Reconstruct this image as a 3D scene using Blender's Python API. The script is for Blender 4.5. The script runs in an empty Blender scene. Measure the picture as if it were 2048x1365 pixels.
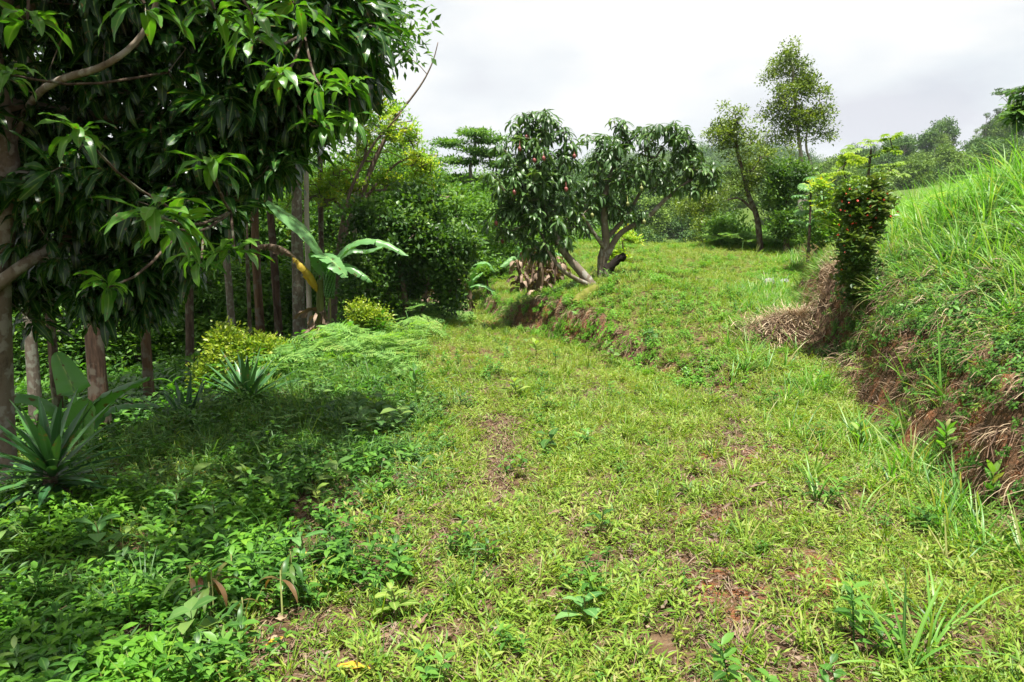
import bpy, math, random
import numpy as np
from mathutils import Vector, Matrix

R = math.radians
PI = math.pi
rng = np.random.default_rng(11)
random.seed(11)
sc = bpy.context.scene
COL = sc.collection

# ------------------------------------------------------------------ camera
F = 1500.0
PITCH = math.atan(212.0 / F)
CAM = np.array([0.0, 0.0, 1.6])
CP, SP = math.cos(PITCH), math.sin(PITCH)


def ray(px, py):
    r = (px - 1024.0) / F
    u = (682.5 - py) / F
    return np.array([r, CP + u * SP, -SP + u * CP])


def at(px, py, Y):
    d = ray(px, py)
    return CAM + d * (Y / d[1])


# ------------------------------------------------------------------ noise
def _hash(ix, iy, seed):
    h = (ix * 374761393 + iy * 668265263 + seed * 1442695041) & 0xFFFFFFFF
    h = ((h ^ (h >> 13)) * 1274126177) & 0xFFFFFFFF
    return ((h ^ (h >> 16)) & 0xFFFF) / 65535.0


def vnoise(x, y, seed=0):
    x = np.asarray(x, float); y = np.asarray(y, float)
    ix = np.floor(x).astype(np.int64); iy = np.floor(y).astype(np.int64)
    fx = x - ix; fy = y - iy
    fx = fx * fx * (3 - 2 * fx); fy = fy * fy * (3 - 2 * fy)
    a = _hash(ix, iy, seed); b = _hash(ix + 1, iy, seed)
    c = _hash(ix, iy + 1, seed); d = _hash(ix + 1, iy + 1, seed)
    return (a * (1 - fx) + b * fx) * (1 - fy) + (c * (1 - fx) + d * fx) * fy


def fbm(x, y, seed=0, o=4):
    s = 0; a = 0.5; t = 0
    for k in range(o):
        s = s + a * vnoise(x * 2 ** k + 17.3 * k, y * 2 ** k - 9.1 * k, seed + k); t += a; a *= 0.5
    return s / t


def sstep(a, b, v):
    t = np.clip((v - a) / (b - a), 0, 1)
    return t * t * (3 - 2 * t)


# ------------------------------------------------------------------ terrain
def tb_x(y):      # foot of the cut bank between the lower track and the terrace
    return np.interp(y, [4, 6.6, 7.6, 8.7, 10.2, 11.6, 13.2, 15.5, 20, 30, 60], [3.4, 2.6, 2.0, 1.5, 1.15, 0.52, -0.15, -0.5, -0.8, -0.6, 0])


def rb_x(y):      # foot of the right hand bank
    return np.interp(y, [-15, 0, 3, 4.9, 6.6, 8.7, 12, 14.7, 19, 24, 40, 60], [2.6, 2.4, 2.45, 2.8, 3.2, 3.5, 4.6, 5.8, 7.1, 9.5, 14, 18])


def le_x(y):      # edge where the ground drops to the wood on the left
    return np.interp(y, [-15, 2, 4, 6, 8, 10, 13, 16, 20, 30, 60], [-3.2, -3.0, -2.75, -2.6, -2.4, -2.1, -1.7, -1.4, -1.5, -2, -3])


def hgt(x, y):
    x = np.asarray(x, float); y = np.asarray(y, float)
    wob = (fbm(x * 1.3, y * 1.3, 5) - .5)
    low = -0.02 * np.clip(y - 12, 0, 40)
    ter = 0.095 * np.clip(y - 7.0, 0, 14.2) - 0.32 * np.clip(y - 21.2, 0, 28) * sstep(20.4, 24, y)
    ter = ter + 0.34 * np.exp(-((x - 2.0) ** 2 / 2.4 + (y - 12.6) ** 2 / 7.0))
    ter = ter * (1 - .62 * (1 - sstep(-.2, 1.9, x)) * sstep(11.5, 14, y))
    w = np.interp(y, [6.5, 8.5, 9.5], [1.6, 0.5, 0.26])
    d = x - tb_x(y) + wob * 0.5 * sstep(7.5, 9, y)
    m = sstep(0, 1, d / w)
    z = low * (1 - m) + ter * m
    z = z * (1 - sstep(32, 60, y)) + (-9.0) * sstep(32, 60, y)
    # right bank
    dr = x - rb_x(y) + wob * 0.7
    st = np.interp(y, [0, 6, 9, 14, 20], [0.42, 0.62, 0.85, 0.5, 0.35])
    fade = 1 - sstep(26, 46, y)
    sl = np.interp(y, [0, 6, 10, 16, 24], [0.72, 0.62, 0.42, 0.26, 0.15])
    z = z + fade * (st * sstep(0, 1, dr / 0.42) + sl * np.clip(dr - 0.2, 0, 3.2) + 0.18 * np.clip(dr - 3.4, 0, 30) * 0.6)
    # left fall
    dl = le_x(y) - x + wob * 0.4
    z = z - 0.55 * sstep(0, 1.5, dl) - 0.13 * np.clip(dl - 1.0, 0, 10)
    # small relief
    z = z + 0.10 * (fbm(x * 0.7, y * 0.7, 9) - .5) + 0.05 * (fbm(x * 3.1, y * 3.1, 3) - .5) * (1 - sstep(25, 40, y))
    # two faint wheel ruts on the lower track
    # hills far off
    def g(v, c, s): return np.exp(-((v - c) / s) ** 2)
    pxx = 1024 + F * x / np.maximum(y, 20)
    r1 = np.interp(pxx, [-400, 900, 1250, 1480, 1620, 1700, 1800, 1900, 2048, 2600], [12, 8, 4, 6.5, 10, 12, 15, 18.3, 23, 33])
    r2 = np.interp(pxx, [-400, 800, 1150, 1300, 1420, 1560, 1700, 2048, 2600], [3, 3, 3.0, 3.5, 4.0, 4.5, 5, 6, 7])
    r3 = np.interp(pxx, [-400, 900, 1250, 1370, 1440, 1530, 1640, 2048], [34, 33, 31, 33, 38, 36, 28, 20])
    far = sstep(50, 75, y)
    z = z + far * ((r1 + 9) * g(y, 165, 42) + (r2 + 9) * g(y, 98, 26) + (r3 + 9) * g(y, 430, 120)
                   + 5 * (fbm(x * 0.03, y * 0.03, 21) - .5))
    return z


def hit(px, py, tmax=60):
    d = ray(px, py)
    t = np.linspace(1.0, tmax, 6000)
    P = CAM[None] + d[None] * t[:, None]
    b = P[:, 2] < hgt(P[:, 0], P[:, 1])
    i = int(np.argmax(b)) if b.any() else len(t) - 1
    return P[i]


def gz(x, y):
    return float(hgt(np.array([x]), np.array([y]))[0])


# ------------------------------------------------------------------ mesh helpers
class Buf:
    def __init__(s):
        s.V = []; s.Q = []; s.A = []; s.M = []; s.n = 0; s.mi = []

    def add(s, V, Q, A=None, M=None, mi=0):
        V = np.asarray(V, float); Q = np.asarray(Q, np.int64)
        s.V.append(V); s.Q.append(Q + s.n)
        s.A.append(np.full(len(V), 0.5) if A is None else np.broadcast_to(np.asarray(A, float), (len(V),)))
        s.M.append(np.zeros(len(V)) if M is None else np.asarray(M, float))
        s.mi.append(np.full(len(Q), mi, np.int32))
        s.n += len(V)

    def arr(s):
        return np.concatenate(s.V), np.concatenate(s.Q), np.concatenate(s.A), np.concatenate(s.M)

    def mesh(s, name, mats, origin=(0, 0, 0), smooth=True):
        V, Q, A, M = s.arr()
        V = V - np.asarray(origin, float)
        me = bpy.data.meshes.new(name)
        me.vertices.add(len(V)); me.vertices.foreach_set('co', V.astype(np.float32).ravel())
        me.loops.add(Q.size); me.loops.foreach_set('vertex_index', Q.astype(np.int32).ravel())
        me.polygons.add(len(Q))
        me.polygons.foreach_set('loop_start', np.arange(0, Q.size, 4, dtype=np.int32))
        me.polygons.foreach_set('loop_total', np.full(len(Q), 4, np.int32))
        me.polygons.foreach_set('use_smooth', np.full(len(Q), smooth, bool))
        for m in (mats if isinstance(mats, (list, tuple)) else [mats]): me.materials.append(m)
        me.polygons.foreach_set('material_index', np.concatenate(s.mi))
        a = me.attributes.new('rnd', 'FLOAT', 'POINT'); a.data.foreach_set('value', A.astype(np.float32))
        a = me.attributes.new('mid', 'FLOAT', 'POINT'); a.data.foreach_set('value', M.astype(np.float32))
        me.update(calc_edges=True)
        return me


def unit(v):
    v = np.asarray(v, float)
    return v / (np.linalg.norm(v) + 1e-9)


def tube(B, pts, rad, sides=6, A=0.5, mi=0, cap=True, bump=0.0):
    pts = np.asarray(pts, float); n = len(pts)
    rad = np.broadcast_to(np.asarray(rad, float), (n,))
    T = np.gradient(pts, axis=0); T /= (np.linalg.norm(T, axis=1, keepdims=True) + 1e-9)
    ref = np.array([1.0, 0, 0]) if abs(T[0][0]) < .8 else np.array([0, 1.0, 0])
    u = unit(np.cross(T[0], ref)); V = []
    ang = np.arange(sides) * 2 * PI / sides
    for i in range(n):
        u = unit(u - T[i] * np.dot(u, T[i])); w = np.cross(T[i], u)
        rr = rad[i] * (1 + bump * (rng.random(sides) - .5))
        V.append(pts[i] + rr[:, None] * (np.cos(ang)[:, None] * u + np.sin(ang)[:, None] * w))
    V = np.concatenate(V)
    Q = []
    for i in range(n - 1):
        for k in range(sides):
            k2 = (k + 1) % sides
            Q.append((i * sides + k, i * sides + k2, (i + 1) * sides + k2, (i + 1) * sides + k))
    if cap and sides >= 4:
        for base in (0, (n - 1) * sides):
            for k in range(1, sides - 2, 2):
                Q.append((base, base + k, base + k + 1, base + k + 2))
    B.add(V, Q, A, None, mi)


def spline(pts, n):
    pts = np.asarray(pts, float); m = len(pts)
    t = np.linspace(0, m - 1, n); out = []
    for v in t:
        i = min(int(v), m - 2); f = v - i
        p0 = pts[max(i - 1, 0)]; p1 = pts[i]; p2 = pts[i + 1]; p3 = pts[min(i + 2, m - 1)]
        out.append(0.5 * ((2 * p1) + (-p0 + p2) * f + (2 * p0 - 5 * p1 + 4 * p2 - p3) * f * f + (-p0 + 3 * p1 - 3 * p2 + p3) * f ** 3))
    return np.array(out)


def blade(B, base, az, elev, L, W, segs=4, curl=1.0, fold=0.25, wave=0.0, A=0.5, prof='leaf', pet=0.0, twist=0.0, phase=0.0, freq=14, mi=0):
    """one leaf: midrib follows a bending curve, three vertices across"""
    ds = L / segs
    h = np.array([math.cos(az), math.sin(az), 0.0]); side0 = np.array([-math.sin(az), math.cos(az), 0.0])
    p = np.array(base, float); V = []; M = []
    for i in range(segs + 1):
        s = i / segs
        e = elev - curl * s
        d = h * math.cos(e) + np.array([0, 0, math.sin(e)])
        nrm = -h * math.sin(e) + np.array([0, 0, math.cos(e)])
        tw = twist * s
        side = side0 * math.cos(tw) + nrm * math.sin(tw); nn = np.cross(d, side)
        if prof == 'leaf':
            q = max(0.0, (s - pet) / (1 - pet)) if pet < 1 else s
            w = W * 0.5 * (math.sin(PI * min(1, q) ** 0.85) ** 0.75 if 0 < q < 1 else 0.0)
            w = max(w, W * 0.03)
        elif prof == 'blade':
            w = W * 0.5 * (1 - s) ** 0.6 * min(1, 0.55 + s * 2); w = max(w, W * 0.02)
        elif prof == 'sword':
            w = W * 0.5 * (min(1, .6 + s) * (1 - s ** 3)); w = max(w, W * 0.02)
        else:
            w = W * 0.5
        wz = wave * math.sin(freq * s + phase); wz2 = wave * math.sin(freq * s * 1.1 + phase + 1.7)
        V += [p + side * w - nn * (-fold * w) + nn * wz * (w > W * .1), p, p - side * w - nn * (-fold * w) + nn * wz2 * (w > W * .1)]
        M += [0, 1, 0]
        p = p + d * ds
    Q = []
    for i in range(segs):
        a = i * 3
        Q += [(a, a + 1, a + 4, a + 3), (a + 1, a + 2, a + 5, a + 4)]
    B.add(V, Q, A, M, mi)
    return p


def rhomb(B, base, d, side, L, W, A=0.5, fold=0.15):
    """cheap leaf of two quads"""
    d = unit(d); side = unit(side); n = np.cross(side, d)
    b = np.asarray(base, float)
    V = [b, b + d * L * .45 + side * W * .5 + n * fold * W, b + d * L * .5 - n * fold * W * .3, b + d * L * .45 - side * W * .5 + n * fold * W, b + d * L - n * fold * L * .5]
    V = np.array(V)
    B.add(V, [(0, 1, 4, 2), (0, 2, 4, 3)], A, [0, 0, 1, 0, 0])


def rand_rot(N, tilt=0.3, lean=None):
    """rotation matrices: random spin about z then a random tilt"""
    a = rng.random(N) * 2 * PI; t = rng.normal(0, tilt, N); b = rng.random(N) * 2 * PI
    ca, sa = np.cos(a), np.sin(a)
    Z = np.zeros((N, 3, 3)); Z[:, 0, 0] = ca; Z[:, 0, 1] = -sa; Z[:, 1, 0] = sa; Z[:, 1, 1] = ca; Z[:, 2, 2] = 1
    kx, ky = np.cos(b), np.sin(b); c, s = np.cos(t), np.sin(t); C = 1 - c
    T = np.zeros((N, 3, 3))
    T[:, 0, 0] = c + kx * kx * C; T[:, 0, 1] = kx * ky * C; T[:, 0, 2] = ky * s
    T[:, 1, 0] = kx * ky * C; T[:, 1, 1] = c + ky * ky * C; T[:, 1, 2] = -kx * s
    T[:, 2, 0] = -ky * s; T[:, 2, 1] = kx * s; T[:, 2, 2] = c
    return T @ Z


def stamp(B, tmpl, pos, scl, rot=None, rv=None, mix=0.5, mi=0):
    """copy leaf templates (list of arr() tuples) to positions, all in one mesh"""
    N = len(pos)
    if N == 0: return
    rot = rand_rot(N) if rot is None else rot
    rv = rng.random(N) if rv is None else rv
    pick = rng.integers(0, len(tmpl), N)
    scl = np.broadcast_to(np.asarray(scl, float), (N,))
    for k, (V, Q, A, M) in enumerate(tmpl):
        I = np.where(pick == k)[0]
        if not len(I): continue
        W = np.einsum('nij,vj->nvi', rot[I], V) * scl[I][:, None, None] + pos[I][:, None, :]
        QQ = (Q[None] + (np.arange(len(I)) * len(V))[:, None, None]).reshape(-1, 4)
        AA = ((1 - mix) * A[None] + mix * rv[I][:, None]).ravel()
        B.add(W.reshape(-1, 3), QQ, AA, np.tile(M, len(I)), mi)


# ------------------------------------------------------------------ objects
def props(o, label=None, cat=None, group=None, kind=None):
    if label: o['label'] = label
    if cat: o['category'] = cat
    if group: o['group'] = group
    if kind: o['kind'] = kind
    return o


def empty(name, loc, label, cat, group=None):
    o = bpy.data.objects.new(name, None); COL.objects.link(o); o.location = Vector([float(v) for v in loc])
    o.empty_display_size = 0.2
    return props(o, label, cat, group)


def obj(name, buf, mats, parent=None, origin=None, smooth=True):
    """link a mesh; world coordinates in, stored relative to the parent's (or its own) origin"""
    org = tuple(parent.location) if parent is not None and origin is None else (origin or (0, 0, 0))
    me = buf.mesh(name, mats, org, smooth)
    o = bpy.data.objects.new(name, me); COL.objects.link(o)
    if parent is not None: o.parent = parent
    else: o.location = org
    return o


def dup(root, loc, rotz=0.0, scale=1.0, label=None, group=None):
    r = root.copy(); COL.objects.link(r); r.location = Vector([float(v) for v in loc]); r.rotation_euler = (0, 0, rotz)
    r.scale = (scale,) * 3 if not isinstance(scale, (tuple, list)) else scale
    if label: r['label'] = label
    if group: r['group'] = group
    for ch in list(root.children):
        c = ch.copy(); COL.objects.link(c); c.parent = r
        for g in ch.children:
            d = g.copy(); COL.objects.link(d); d.parent = c
    return r


# ------------------------------------------------------------------ materials
def nt(name):
    m = bpy.data.materials.new(name); m.use_nodes = True; t = m.node_tree; t.nodes.clear()
    return m, t, t.nodes, t.links


def ramp(N, cols, interp='LINEAR'):
    r = N.new('ShaderNodeValToRGB'); e = r.color_ramp.elements
    r.color_ramp.interpolation = interp
    while len(e) < len(cols): e.new(0.5)
    for i, c in enumerate(cols):
        p, c3 = c if isinstance(c[1], (tuple, list)) else (i / (len(cols) - 1), c)
        e[i].position = p; e[i].color = (*c3, 1)
    return r


def leafmat(name, cols, rough=0.5, trans=0.35, tcol=None, rib=None, inst=False, spec=0.35, pscale=0.6, pamt=0.35, ribpow=10.0, spots=None):
    m, t, N, L = nt(name)
    a = N.new('ShaderNodeAttribute'); a.attribute_name = 'rnd'
    fac = a.outputs['Fac']
    geo = N.new('ShaderNodeNewGeometry')
    no = N.new('ShaderNodeTexNoise'); no.inputs['Scale'].default_value = pscale; no.inputs['Detail'].default_value = 3
    L.new(geo.outputs['Position'], no.inputs['Vector'])
    mm = N.new('ShaderNodeMath'); mm.operation = 'MULTIPLY_ADD'
    L.new(no.outputs['Fac'], mm.inputs[0]); mm.inputs[1].default_value = pamt * 2; mm.inputs[2].default_value = -pamt
    ad = N.new('ShaderNodeMath'); ad.operation = 'ADD'; ad.use_clamp = True
    L.new(mm.outputs[0], ad.inputs[0]); L.new(fac, ad.inputs[1])
    last = ad.outputs[0]
    if inst:
        oi = N.new('ShaderNodeObjectInfo')
        m2 = N.new('ShaderNodeMath'); m2.operation = 'MULTIPLY_ADD'; m2.inputs[1].default_value = .3; m2.inputs[2].default_value = -.15
        L.new(oi.outputs['Random'], m2.inputs[0])
        a2 = N.new('ShaderNodeMath'); a2.operation = 'ADD'; a2.use_clamp = True
        L.new(m2.outputs[0], a2.inputs[0]); L.new(last, a2.inputs[1]); last = a2.outputs[0]
    r = ramp(N, cols); L.new(last, r.inputs[0]); col = r.outputs[0]
    if rib:
        b = N.new('ShaderNodeAttribute'); b.attribute_name = 'mid'
        pw = N.new('ShaderNodeMath'); pw.operation = 'POWER'; L.new(b.outputs['Fac'], pw.inputs[0]); pw.inputs[1].default_value = ribpow
        mx = N.new('ShaderNodeMix'); mx.data_type = 'RGBA'; L.new(pw.outputs[0], mx.inputs[0]); L.new(col, mx.inputs[6]); mx.inputs[7].default_value = (*rib, 1)
        col = mx.outputs[2]
    if spots:
        sn = N.new('ShaderNodeTexNoise'); sn.inputs['Scale'].default_value = spots; sn.inputs['Detail'].default_value = 2; L.new(geo.outputs['Position'], sn.inputs['Vector'])
        sr = ramp(N, [(.64, (0, 0, 0)), (.70, (1, 1, 1))]); L.new(sn.outputs['Fac'], sr.inputs[0])
        mx = N.new('ShaderNodeMix'); mx.data_type = 'RGBA'; L.new(sr.outputs[0], mx.inputs[0]); L.new(col, mx.inputs[6]); mx.inputs[7].default_value = (.12, .085, .03, 1)
        col = mx.outputs[2]
    p = N.new('ShaderNodeBsdfPrincipled'); L.new(col, p.inputs['Base Color'])
    p.inputs['Roughness'].default_value = rough; p.inputs['Specular IOR Level'].default_value = spec
    o = N.new('ShaderNodeOutputMaterial')
    if trans > 0:
        tr = N.new('ShaderNodeBsdfTranslucent')
        hs = N.new('ShaderNodeMix'); hs.data_type = 'RGBA'; hs.blend_type = 'MULTIPLY'; hs.inputs[0].default_value = 1
        L.new(col, hs.inputs[6]); hs.inputs[7].default_value = (*(tcol or (1.5, 1.5, .5)), 1)
        L.new(hs.outputs[2], tr.inputs['Color'])
        mi = N.new('ShaderNodeMixShader'); mi.inputs[0].default_value = trans
        L.new(p.outputs[0], mi.inputs[1]); L.new(tr.outputs[0], mi.inputs[2]); L.new(mi.outputs[0], o.inputs[0])
    else:
        L.new(p.outputs[0], o.inputs[0])
    return m


def barkmat(name, cols, scale=6, stretch=0.25, bump=0.5, spots=None, spotscale=14):
    m, t, N, L = nt(name)
    geo = N.new('ShaderNodeTexCoord')
    mp = N.new('ShaderNodeMapping'); mp.inputs['Scale'].default_value = (1, 1, stretch); L.new(geo.outputs['Object'], mp.inputs[0])
    no = N.new('ShaderNodeTexNoise'); no.inputs['Scale'].default_value = scale; no.inputs['Detail'].default_value = 7; no.inputs['Roughness'].default_value = .7
    L.new(mp.outputs[0], no.inputs['Vector'])
    r = ramp(N, [(.28, cols[0]), (.5, cols[1]), (.72, cols[2])]); L.new(no.outputs['Fac'], r.inputs[0]); col = r.outputs[0]
    if spots:
        n2 = N.new('ShaderNodeTexNoise'); n2.inputs['Scale'].default_value = spotscale; n2.inputs['Detail'].default_value = 4; L.new(geo.outputs['Object'], n2.inputs['Vector'])
        r2 = ramp(N, [(.52, (0, 0, 0)), (.60, (1, 1, 1))]); L.new(n2.outputs['Fac'], r2.inputs[0])
        mx = N.new('ShaderNodeMix'); mx.data_type = 'RGBA'; L.new(r2.outputs[0], mx.inputs[0]); L.new(col, mx.inputs[6]); mx.inputs[7].default_value = (*spots, 1)
        col = mx.outputs[2]
    p = N.new('ShaderNodeBsdfPrincipled'); L.new(col, p.inputs['Base Color']); p.inputs['Roughness'].default_value = .9; p.inputs['Specular IOR Level'].default_value = .15
    b = N.new('ShaderNodeBump'); b.inputs['Strength'].default_value = bump; b.inputs['Distance'].default_value = .02
    L.new(no.outputs['Fac'], b.inputs['Height']); L.new(b.outputs[0], p.inputs['Normal'])
    o = N.new('ShaderNodeOutputMaterial'); L.new(p.outputs[0], o.inputs[0])
    return m


def plain(name, col, rough=.6, spec=.3):
    m, t, N, L = nt(name)
    tc = N.new('ShaderNodeTexCoord'); no = N.new('ShaderNodeTexNoise'); no.inputs['Scale'].default_value = 9; no.inputs['Detail'].default_value = 4
    L.new(tc.outputs['Object'], no.inputs['Vector'])
    r = ramp(N, [(.3, tuple(c * .7 for c in col)), (.7, tuple(min(1, c * 1.2) for c in col))]); L.new(no.outputs['Fac'], r.inputs[0])
    p = N.new('ShaderNodeBsdfPrincipled'); L.new(r.outputs[0], p.inputs['Base Color']); p.inputs['Roughness'].default_value = rough; p.inputs['Specular IOR Level'].default_value = spec
    o = N.new('ShaderNodeOutputMaterial'); L.new(p.outputs[0], o.inputs[0])
    return m


def groundmat(name):
    m, t, N, L = nt(name)
    g = N.new('ShaderNodeNewGeometry')

    def noise(s, d=6, ro=.65):
        n = N.new('ShaderNodeTexNoise'); n.inputs['Scale'].default_value = s; n.inputs['Detail'].default_value = d; n.inputs['Roughness'].default_value = ro
        L.new(g.outputs['Position'], n.inputs['Vector']); return n

    def mix(f, a, b):
        x = N.new('ShaderNodeMix'); x.data_type = 'RGBA'
        L.new(f, x.inputs[0])
        for s, v in ((6, a), (7, b)):
            if isinstance(v, tuple): x.inputs[s].default_value = (*v, 1)
            else: L.new(v, x.inputs[s])
        return x.outputs[2]
    n1 = noise(5, 9, .75); n2 = noise(38, 5); n3 = noise(1.1, 4)
    soil = ramp(N, [(.3, (.05, .030, .017)), (.5, (.13, .080, .046)), (.7, (.25, .17, .10))]); L.new(n1.outputs['Fac'], soil.inputs[0])
    red = ramp(N, [(.3, (.16, .050, .020)), (.5, (.24, .092, .042)), (.75, (.32, .17, .10))]); L.new(n2.outputs['Fac'], red.inputs[0])
    a = N.new('ShaderNodeAttribute'); a.attribute_name = 'red'
    ad = N.new('ShaderNodeMath'); ad.operation = 'MULTIPLY_ADD'; L.new(n1.outputs['Fac'], ad.inputs[0]); ad.inputs[1].default_value = 1.2
    L.new(a.outputs['Fac'], ad.inputs[2])
    rr = ramp(N, [(.85, (0, 0, 0)), (1.0, (1, 1, 1))]); L.new(ad.outputs[0], rr.inputs[0])
    c = mix(rr.outputs[0], soil.outputs[0], red.outputs[0])
    b = N.new('ShaderNodeAttribute'); b.attribute_name = 'green'
    gr = ramp(N, [(.3, (.035, .065, .012)), (.7, (.10, .15, .03))]); L.new(n2.outputs['Fac'], gr.inputs[0])
    c = mix(b.outputs['Fac'], c, gr.outputs[0])
    p = N.new('ShaderNodeBsdfPrincipled'); L.new(c, p.inputs['Base Color']); p.inputs['Roughness'].default_value = .95; p.inputs['Specular IOR Level'].default_value = .1
    bm = N.new('ShaderNodeBump'); bm.inputs['Strength'].default_value = .8; bm.inputs['Distance'].default_value = .06
    am = N.new('ShaderNodeMath'); am.operation = 'ADD'; L.new(n1.outputs['Fac'], am.inputs[0]); L.new(n2.outputs['Fac'], am.inputs[1])
    L.new(am.outputs[0], bm.inputs['Height']); L.new(bm.outputs[0], p.inputs['Normal'])
    o = N.new('ShaderNodeOutputMaterial'); L.new(p.outputs[0], o.inputs[0])
    return m


M = {}
M['ground'] = groundmat('soil_and_litter')
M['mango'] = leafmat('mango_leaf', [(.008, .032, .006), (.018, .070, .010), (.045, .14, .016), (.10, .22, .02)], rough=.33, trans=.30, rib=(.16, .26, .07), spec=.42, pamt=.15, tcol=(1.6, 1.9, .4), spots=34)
M['mango_mid'] = leafmat('mango_leaf_far', [(.020, .055, .016), (.042, .10, .026), (.075, .155, .038), (.13, .21, .05)], rough=.4, trans=.28, rib=(.14, .2, .08), spec=.45, pamt=.2)
M['grass'] = leafmat('basket_grass', [(.050, .125, .012), (.11, .225, .020), (.18, .295, .030), (.25, .34, .045), (.30, .28, .10)], rough=.5, trans=.4, inst=True, pscale=.7, pamt=.3, tcol=(1.3, 1.3, .4))
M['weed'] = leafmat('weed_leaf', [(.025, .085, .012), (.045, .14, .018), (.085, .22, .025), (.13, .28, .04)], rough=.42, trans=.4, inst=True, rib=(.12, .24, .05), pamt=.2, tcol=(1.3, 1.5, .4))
M['longgrass'] = leafmat('long_grass', [(.035, .11, .015), (.08, .22, .028), (.13, .31, .042), (.20, .35, .065), (.34, .31, .13)], rough=.4, trans=.42, inst=True, rib=(.25, .4, .15), pamt=.2, tcol=(1.3, 1.5, .4), ribpow=14)
M['fern'] = leafmat('fern_frond', [(.07, .18, .04), (.14, .29, .06), (.24, .40, .09), (.30, .36, .10)], rough=.6, trans=.45, inst=True, pamt=.25)
M['straw'] = leafmat('dry_straw', [(.06, .035, .022), (.14, .085, .05), (.26, .18, .11), (.42, .33, .21)], rough=.8, trans=.1, inst=True, pamt=.2, tcol=(1.1, 1, .7))
M['straw_light'] = leafmat('pale_dry_straw', [(.10, .06, .035), (.22, .145, .085), (.36, .27, .17), (.48, .40, .27)], rough=.8, trans=.1, pamt=.2, tcol=(1.1, 1, .7))
M['litter'] = leafmat('dead_leaf', [(.05, .030, .020), (.14, .085, .055), (.16, .105, .07), (.20, .155, .115), (.27, .20, .12)], rough=.7, trans=.05, inst=True, pamt=.15, rib=(.3, .2, .12), tcol=(1.1, .9, .6))
M['yellowleaf'] = leafmat('yellow_leaf', [(.50, .28, .02), (.65, .40, .04)], rough=.6, trans=.2, rib=(.7, .5, .15))
M['banana'] = leafmat('banana_leaf', [(.09, .23, .07), (.13, .30, .10), (.18, .36, .125)], rough=.38, trans=.38, rib=(.42, .55, .2), spec=.5, pamt=.2, tcol=(1.2, 1.5, .4), ribpow=18, spots=14)
M['banana_sick'] = leafmat('yellowing_banana_leaf', [(.42, .24, .02), (.5, .36, .04), (.38, .22, .05)], rough=.6, trans=.3, rib=(.3, .35, .1))
M['banana_dry'] = leafmat('dry_banana_leaf', [(.07, .045, .03), (.16, .11, .075), (.30, .22, .16)], rough=.85, trans=.12, pamt=.2, rib=(.35, .26, .18))
M['yucca'] = leafmat('yucca_leaf', [(.018, .065, .020), (.035, .11, .03), (.07, .18, .045)], rough=.35, trans=.12, rib=(.05, .12, .06), spec=.5, pamt=.1, spots=18)
M['yucca_dry'] = leafmat('dry_yucca_leaf', [(.05, .045, .03), (.11, .085, .055)], rough=.8, trans=.05)
M['box'] = leafmat('yellow_green_shrub_leaf', [(.05, .12, .01), (.13, .24, .015), (.26, .34, .035), (.42, .45, .09)], rough=.4, trans=.4, pamt=.2)
M['dense'] = leafmat('dark_glossy_leaf', [(.016, .050, .010), (.035, .095, .015), (.075, .165, .025), (.16, .27, .04)], rough=.45, trans=.35, spec=.5, pamt=.35, pscale=1.6)
M['pale'] = leafmat('pale_young_leaf', [(.09, .20, .02), (.15, .30, .03), (.24, .38, .045), (.34, .44, .06), (.5, .42, .03)], rough=.5, trans=.45, pamt=.25)
M['feather'] = leafmat('feathery_leaf', [(.05, .13, .02), (.09, .20, .03), (.16, .28, .045)], rough=.6, trans=.4, pamt=.25)
M['wood'] = leafmat('woodland_leaf', [(.025, .075, .012), (.05, .13, .018), (.09, .20, .025), (.16, .29, .04)], rough=.5, trans=.4, pamt=.3)
M['tall'] = leafmat('olive_leaf', [(.03, .06, .014), (.08, .13, .022), (.16, .23, .035), (.26, .33, .05)], rough=.4, trans=.35, pamt=.25)
M['cecropia'] = leafmat('broad_yellow_green_leaf', [(.09, .19, .03), (.17, .28, .045), (.28, .37, .07)], rough=.5, trans=.45, rib=(.4, .45, .15))
M['broad'] = leafmat('broad_pale_leaf', [(.05, .15, .035), (.10, .24, .06), (.17, .33, .10)], rough=.45, trans=.35, rib=(.2, .35, .12))
M['croton'] = leafmat('dark_round_leaf', [(.022, .060, .014), (.05, .11, .022), (.11, .18, .035), (.13, .15, .04)], rough=.4, trans=.25)
M['red'] = leafmat('red_flower', [(.42, .03, .02), (.6, .09, .05)], rough=.5, trans=.2, tcol=(1.1, .6, .5))
M['pot'] = plain('white_plastic', (.20, .19, .19), .5)
M['mangofruit'] = plain('ripening_mango_skin', (.20, .055, .05), .4, .4)
M['greenfruit'] = plain('green_mango_skin', (.20, .22, .07), .4, .4)
M['bananas'] = plain('green_banana_skin', (.05, .13, .03), .45, .4)
M['hillA'] = leafmat('hill_tree_leaf', [(.022, .060, .014), (.045, .11, .02), (.085, .165, .03), (.15, .24, .04)], rough=.7, trans=.2, pscale=.05, pamt=.3)
M['hillB'] = leafmat('hill_tree_leaf_light', [(.05, .10, .014), (.10, .18, .02), (.17, .26, .03)], rough=.7, trans=.2, pscale=.05, pamt=.3)
M['bark_mango'] = barkmat('mottled_mango_bark', [(.06, .045, .03), (.16, .13, .095), (.18, .155, .12)], 9, .6, .6, (.25, .235, .20), 11)
M['bark_dark'] = barkmat('dark_brown_bark', [(.018, .013, .010), (.07, .048, .034), (.17, .125, .09)], 22, .16, 1.0, (.13, .13, .09), 9)
M['bark_red'] = barkmat('red_brown_peeling_bark', [(.014, .010, .008), (.06, .037, .025), (.15, .095, .065)], 20, .12, 1.0, (.10, .085, .065), 7)
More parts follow.
